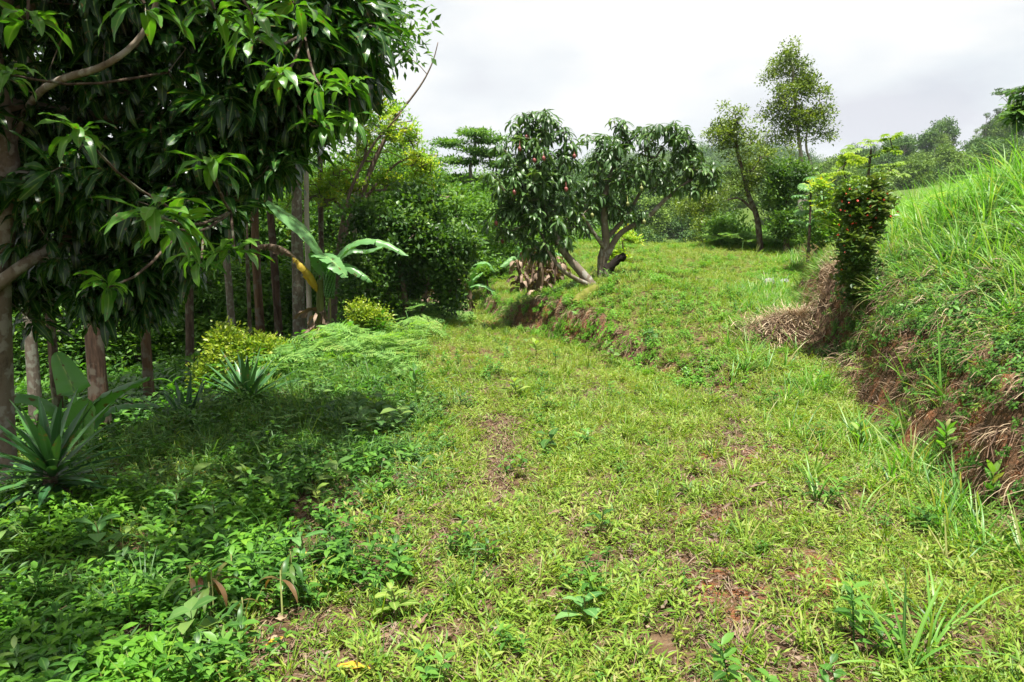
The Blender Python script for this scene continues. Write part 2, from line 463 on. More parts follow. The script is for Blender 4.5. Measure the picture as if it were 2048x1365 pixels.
M['bark_grey'] = barkmat('grey_lichen_bark', [(.06, .045, .035), (.14, .115, .09), (.19, .165, .13)], 22, .2, 1.0, (.22, .22, .18), 14)
M['bark_orange'] = barkmat('orange_brown_bark', [(.022, .015, .010), (.10, .058, .032), (.18, .12, .075)], 14, .10, .8, (.13, .11, .085), 5)
M['bark_pale'] = barkmat('pale_slender_bark', [(.12, .10, .08), (.26, .23, .19), (.42, .39, .34)], 6, .3, .4)
M['stem_dry'] = barkmat('dead_banana_stem', [(.05, .032, .022), (.14, .09, .06), (.28, .20, .14)], 12, .12, .9)
M['stem_green'] = barkmat('banana_stem', [(.06, .07, .02), (.14, .16, .05), (.22, .20, .09)], 8, .15, .3)
M['moss'] = barkmat('mossy_bark', [(.05, .06, .01), (.12, .13, .02), (.17, .14, .07)], 9, 1, .8)
M['twig'] = barkmat('bare_twig_bark', [(.07, .05, .04), (.15, .11, .085), (.24, .19, .15)], 20, .3, .2)

# ------------------------------------------------------------------ ground sheets
def axis(*segs):
    out = []
    for a, b, st in segs:
        out += list(np.arange(a, b - 1e-6, st))
    return np.array(out + [segs[-1][1]])


def redmask(x, y):
    """where the bare earth is the red clay of the place"""
    e = 0.12
    gx = (hgt(x + e, y) - hgt(x - e, y)) / (2 * e); gy = (hgt(x, y + e) - hgt(x, y - e)) / (2 * e)
    sl = np.sqrt(gx * gx + gy * gy)
    m = sstep(.7, 1.5, sl) * .27
    for cx, cy, s, k in [(1.8, 5.35, .8, .36), (1.1, 4.1, .5, .32), (1.6, 8.4, .45, .42), (1.0, 3.2, .5, .32), (2.15, 7.7, .5, .28), (1.0, 11.2, .4, .4), (-.3, 14.2, .8, .4), (1.4, 3.2, .6, .34), (3.6, 8.4, .6, .4), (2.9, 4.7, .5, .35)]:
        m = np.maximum(m, k * np.exp(-((x - cx) ** 2 + (y - cy) ** 2) / (s * s)))
    cx = np.interp(y, [2.2, 3.3, 4.07, 5.2, 6.5, 8.3, 10, 12], [.9, .93, 1.05, 1.6, 2.0, 2.2, 2.45, 2.9])
    return np.maximum(m, .16 * np.exp(-((x - cx) / .5) ** 2) * (y < 12))


def sheet(name, xs, ys, label_kind='structure'):
    X, Y = np.meshgrid(xs, ys); Z = hgt(X, Y)
    near = 1 - sstep(20, 30, Y)
    Z = Z + near * 0.035 * (fbm(X * 9, Y * 9, 31, 3) - .5)
    gx_, gy_ = (hgt(X + .1, Y) - hgt(X - .1, Y)) / .2, (hgt(X, Y + .1) - hgt(X, Y - .1)) / .2
    bk_ = sstep(.5, 1.1, np.sqrt(gx_ ** 2 + gy_ ** 2)) * near
    Z = Z + bk_ * (.22 * (fbm(X * 4.5, Y * 4.5, 71, 4) - .5) + .10 * (fbm(X * 13, Y * 13, 72, 2) - .5))
    V = np.stack([X, Y, Z], -1).reshape(-1, 3); nx, ny = len(xs), len(ys)
    i = np.arange(nx * ny).reshape(ny, nx)
    Q = np.stack([i[:-1, :-1], i[:-1, 1:], i[1:, 1:], i[1:, :-1]], -1).reshape(-1, 4)
    B = Buf(); B.add(V, Q)
    o = obj(name, B, M['ground']); props(o, kind='structure')
    a = o.data.attributes.new('red', 'FLOAT', 'POINT'); a.data.foreach_set('value', redmask(V[:, 0], V[:, 1]).astype(np.float32))
    gm = np.clip(sstep(14, 24, V[:, 1]) * .75 + sstep(40, 60, V[:, 1]), 0, 1) + .5 * sstep(0.3, 2, le_x(V[:, 1]) - V[:, 0])
    slip = np.exp(-((1024 + F * V[:, 0] / np.maximum(V[:, 1], 20) - 1888) / 17) ** 2) * sstep(146, 152, V[:, 1]) * (1 - sstep(170, 180, V[:, 1]))
    gm = np.clip(gm, 0, 1) * (1 - slip)
    a = o.data.attributes.new('green', 'FLOAT', 'POINT'); a.data.foreach_set('value', gm.astype(np.float32))
    a = o.data.attributes['red']; v = redmask(V[:, 0], V[:, 1]) + slip; a.data.foreach_set('value', v.astype(np.float32))
    return o


XS = axis((-700, -120, 30), (-120, -30, 6), (-30, -10, 1), (-10, -5, .2), (-5, 6.5, .055), (6.5, 11, .14), (11, 30, .8), (30, 120, 4), (120, 700, 20))
YS1 = axis((-40, -4, 2), (-4, 1.5, .4), (1.5, 9, .055), (9, 16, .09), (16, 25, .2), (25, 60, 1.0))
YS2 = axis((60, 220, 3.0), (220, 700, 12))
sheet('ground', XS, YS1)
sheet('hills', axis((-700, -120, 30), (-120, -30, 6), (-30, 30, 3), (30, 160, 3), (160, 700, 20)), YS2)

# ------------------------------------------------------------------ leaf templates


def T(fn):
    B = Buf(); fn(B); return B.arr()


def whorl(n, L, W, elo, ehi, segs, curl=1.0, wave=0.0, r=0.04, pet=.1):
    def f(B):
        for i in range(n):
            az = i * 2.4 + random.uniform(-.3, .3)
            e = random.uniform(elo, ehi); l = L * random.choice([random.uniform(.45, .8), random.uniform(.8, 1.12), random.uniform(.8, 1.12)])
            base = (math.cos(az) * r * .3, math.sin(az) * r * .3, random.uniform(-r, r))
            blade(B, base, az, e, l, W * random.uniform(.85, 1.1), segs, curl * random.uniform(.5, 1.3), .22, wave, random.random(), 'leaf', pet, random.uniform(-.5, .5), random.random() * 6)
        tube(B, [(0, 0, -L * .18), (0, 0, 0)], [.004, .003], 4, .0)
    return T(f)


def spray(n, rad, L, W, flat=.8, up=.2, droop=0.0):
    """a small leafy spray: n simple leaves spread through a ball"""
    def f(B):
        for i in range(n):
            d = unit(rng.normal(size=3)) * rad * rng.random() ** .5; d[2] *= flat
            o = unit(d + rng.normal(size=3) * rad * .5 + np.array([0, 0, up * rad - droop * rad]))
            s = unit(np.cross(o, np.array([0, 0, 1.0])) + rng.normal(size=3) * .45)
            s = unit(s - o * np.dot(s, o))
            rhomb(B, d, o, s, L * random.uniform(.7, 1.2), W * random.uniform(.8, 1.15), random.random())
    return T(f)


def leafy_twigs(n, rad, k, L, W, up=.3):
    """several twigs with leaves along them, opening like a fan"""
    def f(B):
        for j in range(n):
            az = j * 2.4 + random.random(); e = random.uniform(-.2, 1.1)
            d = np.array([math.cos(az) * math.cos(e), math.sin(az) * math.cos(e), math.sin(e)])
            l = rad * random.uniform(.6, 1.1)
            tube(B, [(0, 0, 0), d * l], [.006 * rad / .3, .002], 3, .2, cap=False)
            for i in range(k):
                s = (i + 1) / k
                side = unit(np.cross(d, [0, 0, 1]) + rng.normal(size=3) * .4) * (1 if i % 2 else -1)
                o = unit(d * .6 + side + np.array([0, 0, up * random.random()]))
                sd = unit(np.cross(o, [0, 0, 1.0]) + rng.normal(size=3) * .35)
                rhomb(B, d * l * s, o, sd, L * random.uniform(.7, 1.15), W, random.random())
    return T(f)


T_mango = [whorl(random.randint(8, 15), random.uniform(.25, .31), random.uniform(.048, .060), -1.1, random.uniform(.2, .7), 9, random.uniform(.9, 1.5), .0075) for _ in range(9)]
T_mango_up = [whorl(14, .25, .060, -.35, .95, 9, 1.2, .0055) for _ in range(2)]
T_mango_mid = [whorl(11, .24, .056, -.9, .3, 4, 1.3) for _ in range(6)]
T_small = [spray(26, .19, .085, .045) for _ in range(4)]
T_round = [spray(30, .22, .06, .040) for _ in range(4)]
T_dense = [spray(30, .20, .095, .055) for _ in range(4)]
T_med = [spray(20, .30, .14, .065, up=.3) for _ in range(4)]
T_pale = [leafy_twigs(5, .30, 6, .12, .055) for _ in range(4)]
T_wood = [spray(24, .42, .17, .075, flat=.6, droop=.3) for _ in range(4)]
T_flat = [spray(40, .60, .15, .06, flat=.10, up=.1) for _ in range(4)]


# ------------------------------------------------------------------ trees
def lobe_pts(lobes, clumpy=False):
    out = []
    for c, r, n in lobes:
        r = np.asarray(r, float); c = np.asarray(c, float)
        if clumpy and n >= 12:
            k = max(3, n // 8); d = rng.normal(size=(k, 3)); d /= np.linalg.norm(d, axis=1, keepdims=True)
            cs = d * (rng.random((k, 1)) ** .33) * .85; q = rng.integers(0, k, n)
            sz = (.22 + .22 * rng.random(k))[q][:, None]
            e = rng.normal(size=(n, 3)); e /= np.linalg.norm(e, axis=1, keepdims=True)
            out.append(c + (cs[q] + e * (rng.random((n, 1)) ** .4) * sz) * r)
        else:
            d = rng.normal(size=(n, 3)); d /= np.linalg.norm(d, axis=1, keepdims=True)
            out.append(c + d * (rng.random((n, 1)) ** .42) * r)
    return np.concatenate(out)


def grow(B, trunk, r0, pts, rtop=None, sides=8, twig=.004, step=.3, jit=.12, A=.5, mi=0, exp=.5, extra=()):
    trunk = spline(trunk, max(8, len(trunk) * 4)); n = len(trunk)
    rt = np.linspace(r0, rtop if rtop is not None else r0 * .35, n)
    rt = rt * (1 + .55 * np.exp(-np.arange(n) / 1.0)) * (1 + .07 * (rng.random(n) - .5) * 2)
    tube(B, trunk, rt, sides, A, mi, bump=.12)
    nodes = [p for p in trunk]; par = [i - 1 for i in range(n)]; base = n
    start = n // 3
    for path, ra, rb in extra:
        s = spline(path, max(8, len(path) * 4)); k = len(s)
        tube(B, s, np.linspace(ra, rb, k), max(6, sides - 2), A, mi, bump=.12)
        b0 = len(nodes)
        for j, p in enumerate(s): nodes.append(p); par.append(-1 if j == 0 else b0 + j - 1)
    nfix = len(nodes)
    cnt_ok = np.ones(nfix, bool); cnt_ok[:start] = False
    end = trunk[-1]
    order = np.argsort(np.min(np.linalg.norm(pts[:, None] - np.array(nodes)[None, start:], axis=2), axis=1))
    arr = np.zeros((nfix + len(pts) * 12, 3)); arr[:nfix] = nodes; m = nfix
    ok = np.zeros(len(arr), bool); ok[:nfix] = cnt_ok
    paths = []
    P = list(par)
    for a in order:
        q = pts[a]
        d = np.linalg.norm(arr[:m] - q, axis=1) + .6 * np.clip(arr[:m, 2] - q[2], 0, 9); d[~ok[:m]] = 1e9
        i = int(np.argmin(d)); s = arr[i]; L = np.linalg.norm(q - s)
        k = int(min(6, max(1, round(L / step)))); ids = [i]
        for j in range(1, k + 1):
            f = j / k
            p = s + (q - s) * f + rng.normal(size=3) * jit * step * (j < k) + np.array([0, 0, -.12 * L * f * (1 - f) * 2])
            arr[m] = p; ok[m] = True; P.append(ids[-1]); ids.append(m); m += 1
            if m >= len(arr) - 1: break
        paths.append(ids)
    cnt = np.zeros(m)
    for ids in paths: cnt[ids[-1]] += 1
    for i in range(m - 1, nfix - 1, -1): cnt[P[i]] += cnt[i]
    tot = max(1, len(pts)); rr = np.maximum(twig, r0 * .75 * (cnt / tot) ** exp)
    for ids in paths:
        ra = rr[ids].copy(); ra[0] = min(ra[0], ra[1] * 1.3)
        tube(B, arr[ids], ra, 5 if ra[0] > .02 else 3, A, mi, cap=False)


def tree(name, label, trunk, r0, lobes, tmpl, scl, lmat, bmat, group=None, cat='tree', per=1, spread=0.0, tilt=.35, rtop=None, step=.3, extra=(), base=None, sides=8, twig=.004, jit=.12, scv=.2, crown='crown', keep=1.0, clumpy=True):
    b = trunk[0] if base is None else base
    root = empty(name, b, label, cat, group)
    pts = lobe_pts(lobes, clumpy)
    B = Buf(); grow(B, trunk, r0, pts, rtop, sides, twig, step, jit, extra=extra); obj('trunk', B, bmat, root)
    pts = pts[rng.random(len(pts)) < keep]
    if per > 1:
        pts = np.repeat(pts, per, 0) + np.clip(rng.normal(size=(len(pts) * per, 3)), -1.3, 1.3) * spread
    C = Buf(); stamp(C, tmpl, pts, scl * (1 + scv * (rng.random(len(pts)) - .5) * 2), rand_rot(len(pts), tilt)); obj(crown, C, lmat, root)
    return root, pts


def lb(px, py, Y, rx, ry, n, dz=1.0):
    k = Y / F
    return (at(px, py, Y), (rx * k, max(rx, ry) * k * dz, ry * k), n)


def tp(Y, *pp):
    """trunk path from picture points at depth Y; the first one is set on the ground"""
    out = [at(p[0], p[1], (p[2] if len(p) > 2 else Y)) for p in pp]
    out[0][2] = gz(out[0][0], out[0][1]) - .06
    return out


# --- the big mango whose crown hangs over the left of the view
r0 = [at(-40, 640, 5.6), at(-8, 560, 5.6), at(2, 470, 5.55), at(12, 330, 5.5), at(0, 200, 5.4), at(-30, 60, 5.3)]
r0[0][2] = gz(r0[0][0], r0[0][1]) - .1
trunk_c = [r0[0]] + r0[1:]
limbs = [([at(-30, 590, 5.5), at(40, 535, 5.5), at(110, 490, 5.7), at(200, 430, 6.0), at(300, 400, 6.2)], .055, .02),
         ([at(10, 320, 5.5), at(60, 210, 5.4), at(110, 165, 4.9), at(215, 128, 4.6), at(290, 60, 4.6), at(330, -60, 4.6)], .030, .012),
         ([at(0, 210, 5.4), at(160, 230, 5.8), at(330, 230, 5.7), at(500, 180, 5.7), at(640, 120, 5.7)], .07, .02),
         ([at(5, 350, 5.5), at(200, 370, 5.6), at(380, 380, 5.5), at(480, 400, 5.4)], .05, .015),
         ([at(-30, 60, 5.3), at(100, -200, 5.0), at(300, -420, 4.6), at(480, -700, 4.2)], .08, .03),
         ([at(-30, 60, 5.3), at(200, -60, 5.7), at(450, -80, 6.0), at(680, -40, 6.1)], .07, .02)]
big = [lb(100, 150, 6.0, 260, 230, 230), lb(400, 120, 5.9, 230, 190, 190), lb(600, 80, 5.6, 165, 150, 200), lb(470, 270, 5.5, 150, 120, 120),
       lb(290, 370, 5.6, 190, 110, 110), lb(150, 420, 5.8, 150, 120, 60), lb(400, 430, 5.0, 90, 55, 26), lb(245, 570, 5.8, 75, 70, 60), lb(60, 540, 6.4, 90, 100, 60), lb(330, 500, 6.0, 100, 60, 60),
       lb(560, 250, 5.7, 90, 110, 60), lb(700, 30, 6.0, 80, 70, 60), lb(350, -60, 5.6, 360, 120, 170, .5), lb(690, 150, 5.8, 75, 70, 45),
       # the part overhead and above the frame that shades the near left
       ((-2.7, 4.0, 4.4), (1.9, 2.1, .9), 125), ((-2.2, 2.5, 3.9), (1.5, 1.5, .6), 75), ((-3.7, 4.6, 4.8), (1.8, 1.2, 1.1), 80), ((-4.6, 4.6, 3.4), (1.5, 2.2, 1.4), 90),
       ((-5.6, 5.4, 2.2), (1.2, 2.2, 1.4), 60)]
root = empty('mango_tree', trunk_c[0], 'huge dark mango tree whose mottled trunk and long wavy leaves overhang the near path', 'tree')
pts = lobe_pts(big)
# keep the crown away from the lens
dd = np.linalg.norm(pts - CAM, axis=1); pts = pts[dd > 2.55]
pts = pts[~((pts[:, 1] + .25 * pts[:, 2] > 6.75) & (pts[:, 0] > -2.9))]
rel = pts - CAM; upx = 1024 + F * rel[:, 0] / np.maximum(rel[:, 1] * CP - rel[:, 2] * SP, .1); upy = 682.5 - F * (rel[:, 1] * SP + rel[:, 2] * CP) / np.maximum(rel[:, 1] * CP - rel[:, 2] * SP, .1)
lim = np.interp(upy, [-500, -50, 60, 200, 300, 400, 470, 600, 680], [815, 780, 765, 725, 600, 480, 430, 320, 250])
pts = pts[(upx < lim) | (upy < -250)]
B = Buf(); grow(B, trunk_c, .11, pts, .07, 10, .004, .3, .12, extra=limbs); obj('trunk', B, M['bark_mango'], root)
C = Buf(); stamp(C, T_mango, pts, 1 + .15 * (rng.random(len(pts)) - .5) * 2, rand_rot(len(pts), .4), rv=rng.random(len(pts)) * .32, mix=.75)  # mature leaves held darker still: the crown's inner shade is put into their colour
near = [(290, 8, 3.0, .9), (310, 430, 3.1, 1.0), (500, 70, 3.7, .9), (505, 30, 3.5, .8), (590, 10, 3.7, .9), (640, 170, 4.3, .9), (160, 265, 3.9, .9), (345, 455, 3.5, .9), (55, 40, 3.6, .9), (425, 330, 4.2, 1.0),
        (700, 170, 4.9, .9), (215, 575, 3.8, .8), (470, 500, 4.3, .9), (560, 150, 4.2, .9), (20, 150, 4.0, .8), (430, 20, 3.3, .8), (400, 520, 4.4, .9), (700, 240, 5.2, .9), (640, 250, 5.0, 1)]
npt = np.array([at(a, b, c) for a, b, c, d in near]); nsc = np.array([d for a, b, c, d in near])
stamp(C, T_mango_up, npt, nsc, rand_rot(len(npt), .25), rv=np.full(len(npt), .95), mix=.55)  # young-leaf green; sunlight on these front whorls is put into the colour
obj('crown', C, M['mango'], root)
twb = Buf()
for p in npt:
    j = int(np.argmin(np.linalg.norm(pts - p, axis=1) + 3 * (pts[:, 1] < p[1]))); q = pts[j]
    tube(twb, spline([p, p + (q - p) * .4 + [0, 0, -.06], q], 6), np.linspace(.006, .010, 6), 5)
obj('twig', twb, M['bark_dark'], root)

# --- the pair of mangoes standing on the bank
D = 12.6
tA = tp(D, (1188, 580), (1165, 548), (1125, 500), (1098, 440), (1080, 370), (1072, 290))
lobA = [lb(1065, 300, D, 75, 50, 53), lb(1070, 240, D, 42, 22, 15), lb(1050, 262, D, 30, 30, 11), lb(1105, 262, D, 25, 22, 7), lb(1035, 370, D, 84, 55, 60), lb(1120, 360, D, 60, 55, 49), lb(1010, 430, D, 45, 50, 27), lb(1090, 440, D, 75, 55, 60), lb(1085, 490, D, 60, 30, 24), lb(1000, 380, D, 40, 35, 15), lb(1135, 300, D, 20, 35, 7)]
rA, pA = tree('mango_tree', 'leaning mango tree with red fruit, left of the two on the cut bank', tA, .085, lobA, T_mango_mid, .84, M['mango_mid'], M['bark_mango'], 'mango trees on the bank', tilt=.25, clumpy=False, per=1,
              extra=[([at(1188, 575, D), at(1130, 545, D - .3), at(1098, 505, D - .3), at(1085, 470, D)], .045, .012)], step=.22)
D2 = 13.1
tB = tp(D2, (1208, 562), (1205, 520), (1212, 480), (1208, 430), (1215, 370), (1235, 320))
lobB = [lb(1235, 330, D2, 55, 55, 47), lb(1215, 285, D2, 50, 30, 19), lb(1240, 252, D2, 20, 18, 6), lb(1290, 270, D2, 45, 28, 19), lb(1350, 272, D2, 45, 30, 30), lb(1378, 315, D2, 35, 40, 28), lb(1290, 350, D2, 50, 45, 24), lb(1180, 390, D2, 50, 45, 28), lb(1250, 410, D2, 60, 35, 33), lb(1330, 345, D2, 45, 40, 15), lb(1412, 350, D2, 30, 34, 28), lb(1160, 440, D2, 40, 35, 12), lb(1385, 375, D2, 34, 16, 10)]
rB, pB = tree('mango_tree', 'wide many-limbed mango tree with a forked pale trunk, right of the two on the bank', tB, .10, lobB, T_mango_mid, .84, M['mango_mid'], M['bark_mango'], 'mango trees on the bank', tilt=.25, clumpy=False, per=1,
              extra=[([at(1210, 520, D2), at(1240, 468, D2), at(1290, 440, D2), at(1325, 405, D2), at(1365, 372, D2), at(1400, 350, D2)], .062, .02), ([at(1212, 500, D2), at(1190, 470, D2 - .2), at(1165, 430, D2 - .3)], .045, .02), ([at(1210, 480, D2), at(1255, 430, D2 + .2), at(1290, 360, D2 + .3), at(1298, 290, D2 + .3)], .045, .015)], step=.22)


def ball(c, r, n=8):
    B = Buf(); V = []; Q = []
    for i in range(n + 1):
        th = PI * i / n; rr = math.sin(th) * (1 - .12 * math.cos(th))
        for k in range(n):
            a = 2 * PI * k / n; V.append((rr * math.cos(a) * r[0] + .12 * r[0] * math.cos(th), rr * math.sin(a) * r[1], -math.cos(th) * r[2]))
    for i in range(n):
        for k in range(n): Q.append((i * n + k, i * n + (k + 1) % n, (i + 1) * n + (k + 1) % n, (i + 1) * n + k))
    B.add(np.array(V) + np.asarray(c), Q); return B


for root, lst, Y, mt in ((rA, [(1032, 297), (1078, 294), (1067, 318), (1028, 378), (1045, 254), (1145, 289), (996, 478), (985, 495), (1135, 365), (966, 412)], 12.0, 'mangofruit'), (rB, [(1278, 392), (1287, 394), (1280, 376), (1241, 322), (1175, 418), (1190, 352)], 12.5, 'greenfruit')):
    for i, (px, py) in enumerate(lst):
        c = at(px, py, Y + .5); P_ = pA if mt == 'mangofruit' else pB
        j_ = int(np.argmin(np.abs((P_ - c)[:, 0]) + np.abs((P_ - c)[:, 2]) + .25 * (P_[:, 1] - P_[:, 1].min()))); c = P_[j_] + [0, -.12, -.16]
        fb = ball(c, (.030, .030, .040)); tube(fb, [c + [0, 0, .035], c + [0, .12, .16]], [.005, .003], 4)
        obj('fruit', fb, M['greenfruit' if (mt == 'greenfruit' and i > 0) else mt], root)

# --- slim trees on the crest
Y = 19.5
t = tp(Y, (1522, 478), (1515, 440), (1497, 390), (1486, 345), (1474, 300), (1470, 250))
tree('slim_tree', 'slender leaning tree with a bent bare trunk beyond the crest', t, .085, [lb(1468, 240, Y, 24, 26, 9), lb(1458, 280, Y, 32, 26, 10), lb(1500, 275, Y, 26, 30, 5), lb(1500, 345, Y, 36, 20, 7), lb(1470, 365, Y, 44, 14, 5), lb(1440, 262, Y, 16, 14, 3), lb(1525, 310, Y, 18, 30, 4)], T_small, .95, M['tall'], M['bark_dark'], per=5, spread=.17, extra=[([at(1510, 425, Y), at(1480, 398, Y), at(1455, 400, Y)], .04, .02)])
Y = 21.5
t = tp(Y, (1598, 470), (1600, 400), (1603, 330), (1598, 280), (1590, 200), (1585, 130))
tree('tall_tree', 'tallest slender tree on the crest with twin pale trunks and airy crown', t, .085, [lb(1586, 125, Y, 26, 30, 10), lb(1558, 150, Y, 26, 24, 6), lb(1615, 160, Y, 26, 26, 8), lb(1580, 190, Y, 48, 26, 14), lb(1632, 215, Y, 28, 30, 9), lb(1562, 235, Y, 30, 24, 8), lb(1605, 245, Y, 40, 22, 10), lb(1555, 280, Y, 26, 26, 8), lb(1640, 260, Y, 22, 20, 5), lb(1540, 215, Y, 14, 20, 2), lb(1645, 190, Y, 14, 14, 2)], T_small, .95, M['tall'], M['bark_pale'], per=6, spread=.17,
     extra=[([at(1606, 410, Y), at(1625, 350, Y), at(1612, 290, Y), at(1622, 230, Y)], .05, .02)])
Y = 19
t = tp(Y, (1575, 482), (1572, 440), (1575, 400), (1580, 350))
tree('bushy_tree', 'dense dark green column-shaped tree at the foot of the tallest slim tree', t, .07, [lb(1570, 430, Y, 42, 40, 46), lb(1575, 380, Y, 38, 35, 29), lb(1592, 345, Y, 24, 26, 10), lb(1560, 345, Y, 20, 24, 5)], T_small, 1.0, M['dense'], M['bark_dark'], per=5, spread=.16)
Y = 22.3
t = tp(Y, (1405, 492), (1402, 465), (1405, 430), (1412, 400))
tree('bushy_tree', 'low olive-green bushy tree hanging over the valley right of the mangoes', t, .05, [lb(1385, 430, Y, 34, 26, 14), lb(1425, 415, Y, 34, 24, 14), lb(1400, 455, Y, 28, 20, 6), lb(1450, 385, Y, 26, 12, 5), lb(1365, 400, Y, 14, 12, 2)], T_small, .85, M['tall'], M['bark_dark'], per=5, spread=.17)


def palmate(n, L, W, droop):
    def f(B):
        for i in range(n):
            az = (i / n) * 2 * PI * .9 + .3
            blade(B, (0, 0, 0), az, random.uniform(-.05, .15), L * (1 - .25 * abs(i / n - .5) * 2) * random.uniform(.9, 1.1), W, 4, droop * random.uniform(.8, 1.2), .12, 0, random.random(), 'leaf', .05)
    return T(f)


def umbrella_whorl(k, R0, L, W, droop):
    """big hand-shaped leaves on long stalks round a shoot tip"""
    pt = [palmate(9, L, W, droop) for _ in range(2)]

    def f(B):
        for j in range(k):
            az = j * 2 * PI / k + random.uniform(-.3, .3); e = random.uniform(-.05, .5)
            p = np.array([math.cos(az) * math.cos(e), math.sin(az) * math.cos(e), math.sin(e)]) * R0 * random.uniform(.6, 1.1)
            tube(B, [(0, 0, 0), p], [.007, .004], 3, .9, cap=False)
            V, Q, A, Mm = pt[j % 2]; a = random.random() * 6
            Rm = np.array([[math.cos(a), -math.sin(a), 0], [math.sin(a), math.cos(a), 0], [0, 0, 1]])
            B.add(V @ Rm.T + p, Q, A, Mm)
    return T(f)


T_cec = [umbrella_whorl(7, .22, .17, .055, 1.1) for _ in range(3)]
T_broad = [umbrella_whorl(6, .18, .24, .10, 1.5) for _ in range(3)]


def tips_tree(name, label, trunk, r0, tips, tmpl, scl, lmat, bmat, cat='tree', group=None, rtw=.010):
    root = empty(name, trunk[0], label, cat, group)
    tips = np.array(tips)
    B = Buf(); grow(B, trunk, r0, tips, r0 * .5, 7, rtw, .25, .1); obj('trunk', B, bmat, root)
    C = Buf(); stamp(C, tmpl, tips, scl * (1 + .2 * (rng.random(len(tips)) - .5)), rand_rot(len(tips), .35)); obj('crown', C, lmat, root)
    return root


Y = 12.5
tips_tree('cecropia_tree', 'young umbrella-leaved tree with dark bare stems and yellow-green leaves above the red flowers', tp(Y, (1738, 470), (1735, 420), (1733, 380), (1738, 340), (1742, 300)), .035,
          [at(*p, Y + rng.normal() * .3) for p in [(1741, 285), (1712, 320), (1690, 325), (1755, 310), (1728, 335), (1770, 350), (1790, 332), (1765, 335), (1800, 350), (1780, 277), (1700, 300), (1685, 345), (1668, 350), (1718, 362), (1752, 365), (1785, 300), (1695, 362)]], T_cec, .62, M['cecropia'], M['bark_dark'])
Y = 15.5
tips_tree('broad_leaved_sapling', 'young tree with drooping broad grey-green leaves beside the dark columnar tree', tp(Y, (1618, 480), (1620, 440), (1621, 400), (1622, 365)), .03,
          [at(*p, Y + rng.normal() * .3) for p in [(1622, 358), (1612, 375), (1635, 378), (1600, 395), (1645, 400), (1620, 405), (1605, 425), (1640, 430), (1618, 445), (1595, 445), (1650, 372)]], T_broad, .62, M['broad'], M['bark_dark'])
Y = 12
tree('shrub', 'yellow-green leafy shrub behind the red-flowered bush on the right bank', tp(Y, (1690, 500), (1688, 450), (1685, 410)), .03, [lb(1665, 415, Y, 34, 26, 26), lb(1700, 400, Y, 34, 26, 26), lb(1680, 440, Y, 34, 26, 22), lb(1655, 378, Y, 26, 16, 12), lb(1735, 400, Y, 26, 22, 14)], T_pale, .65, M['pale'], M['twig'], cat='shrub')

# --- red flowered bush on the edge of the right bank
Y = 8.3
t = tp(Y, (1735, 600), (1728, 560), (1720, 500), (1722, 440))
fl, fp = tree('flowering_bush', 'dark slim upright bush dotted with small red flowers on the lip of the right bank', t, .03, [lb(1700, 415, Y, 18, 18, 10), lb(1738, 398, Y, 18, 20, 12), lb(1722, 435, Y, 38, 24, 28), lb(1768, 402, Y, 10, 12, 4), lb(1690, 385, Y, 6, 10, 2), lb(1752, 380, Y, 8, 10, 2), lb(1712, 480, Y, 32, 34, 34), lb(1742, 470, Y, 20, 30, 14), lb(1708, 530, Y, 27, 34, 26), lb(1720, 580, Y, 26, 28, 20)], [leafy_twigs(6, .17, 7, .065, .042) for _ in range(4)], 1.0, M['croton'], M['bark_dark'], cat='bush', per=2, spread=.04)
fb = Buf()
for k in range(5):
    az = k * 2 * PI / 5
    blade(fb, (0, 0, 0), az, .5, .022, .020, 2, .8, .2, 0, random.random(), 'leaf')
tube(fb, [(0, 0, -.03), (0, 0, .004)], [.002, .004], 4, .2)
f0 = None
fc = [(1700, 378), (1712, 380), (1745, 382), (1768, 400), (1758, 404), (1715, 402), (1698, 406), (1684, 403), (1690, 422), (1722, 420), (1742, 412), (1775, 388), (1700, 432), (1706, 447), (1678, 450), (1681, 421), (1712, 447), (1735, 431), (1710, 480), (1694, 459), (1742, 455), (1752, 436), (1735, 398), (1730, 385), (1688, 492), (1683, 540), (1690, 505), (1781, 433), (1795, 424), (1692, 388), (1705, 398), (1676, 470), (1706, 522), (1755, 420)]
for px, py in fc:
    p = at(px, py, Y - .20 + random.uniform(-.06, .05))
    if f0 is None:
        o = bpy.data.objects.new('flower', fb.mesh('flower', M['red'])); f0 = o
    else: o = f0.copy()
    COL.objects.link(o); o.parent = fl; o.location = Vector(p) - fl.location; o.rotation_euler = (random.uniform(.3, 1.2), random.uniform(-.4, .4), random.random() * 6); s = random.uniform(.4, .75); o.scale = (s, s, s)

# --- tree leaning in at the right edge
Y = 10.5
t = [at(2090, 380, Y)]; t[0][2] = gz(t[0][0], t[0][1]) - .05; t += [at(2085, 300, Y), at(2075, 250, Y), at(2070, 200, Y)]
tree('leafy_tree', 'dark glossy tree top rising behind the tall grass at the right edge', t, .06, [lb(2060, 215, Y, 50, 28, 40), lb(2035, 240, Y, 34, 22, 24), lb(2110, 230, Y, 60, 50, 50), lb(2045, 185, Y, 24, 14, 8)], [whorl(9, .22, .06, -.6, .5, 4, .9) for _ in range(3)], .9, M['dense'], M['bark_dark'])

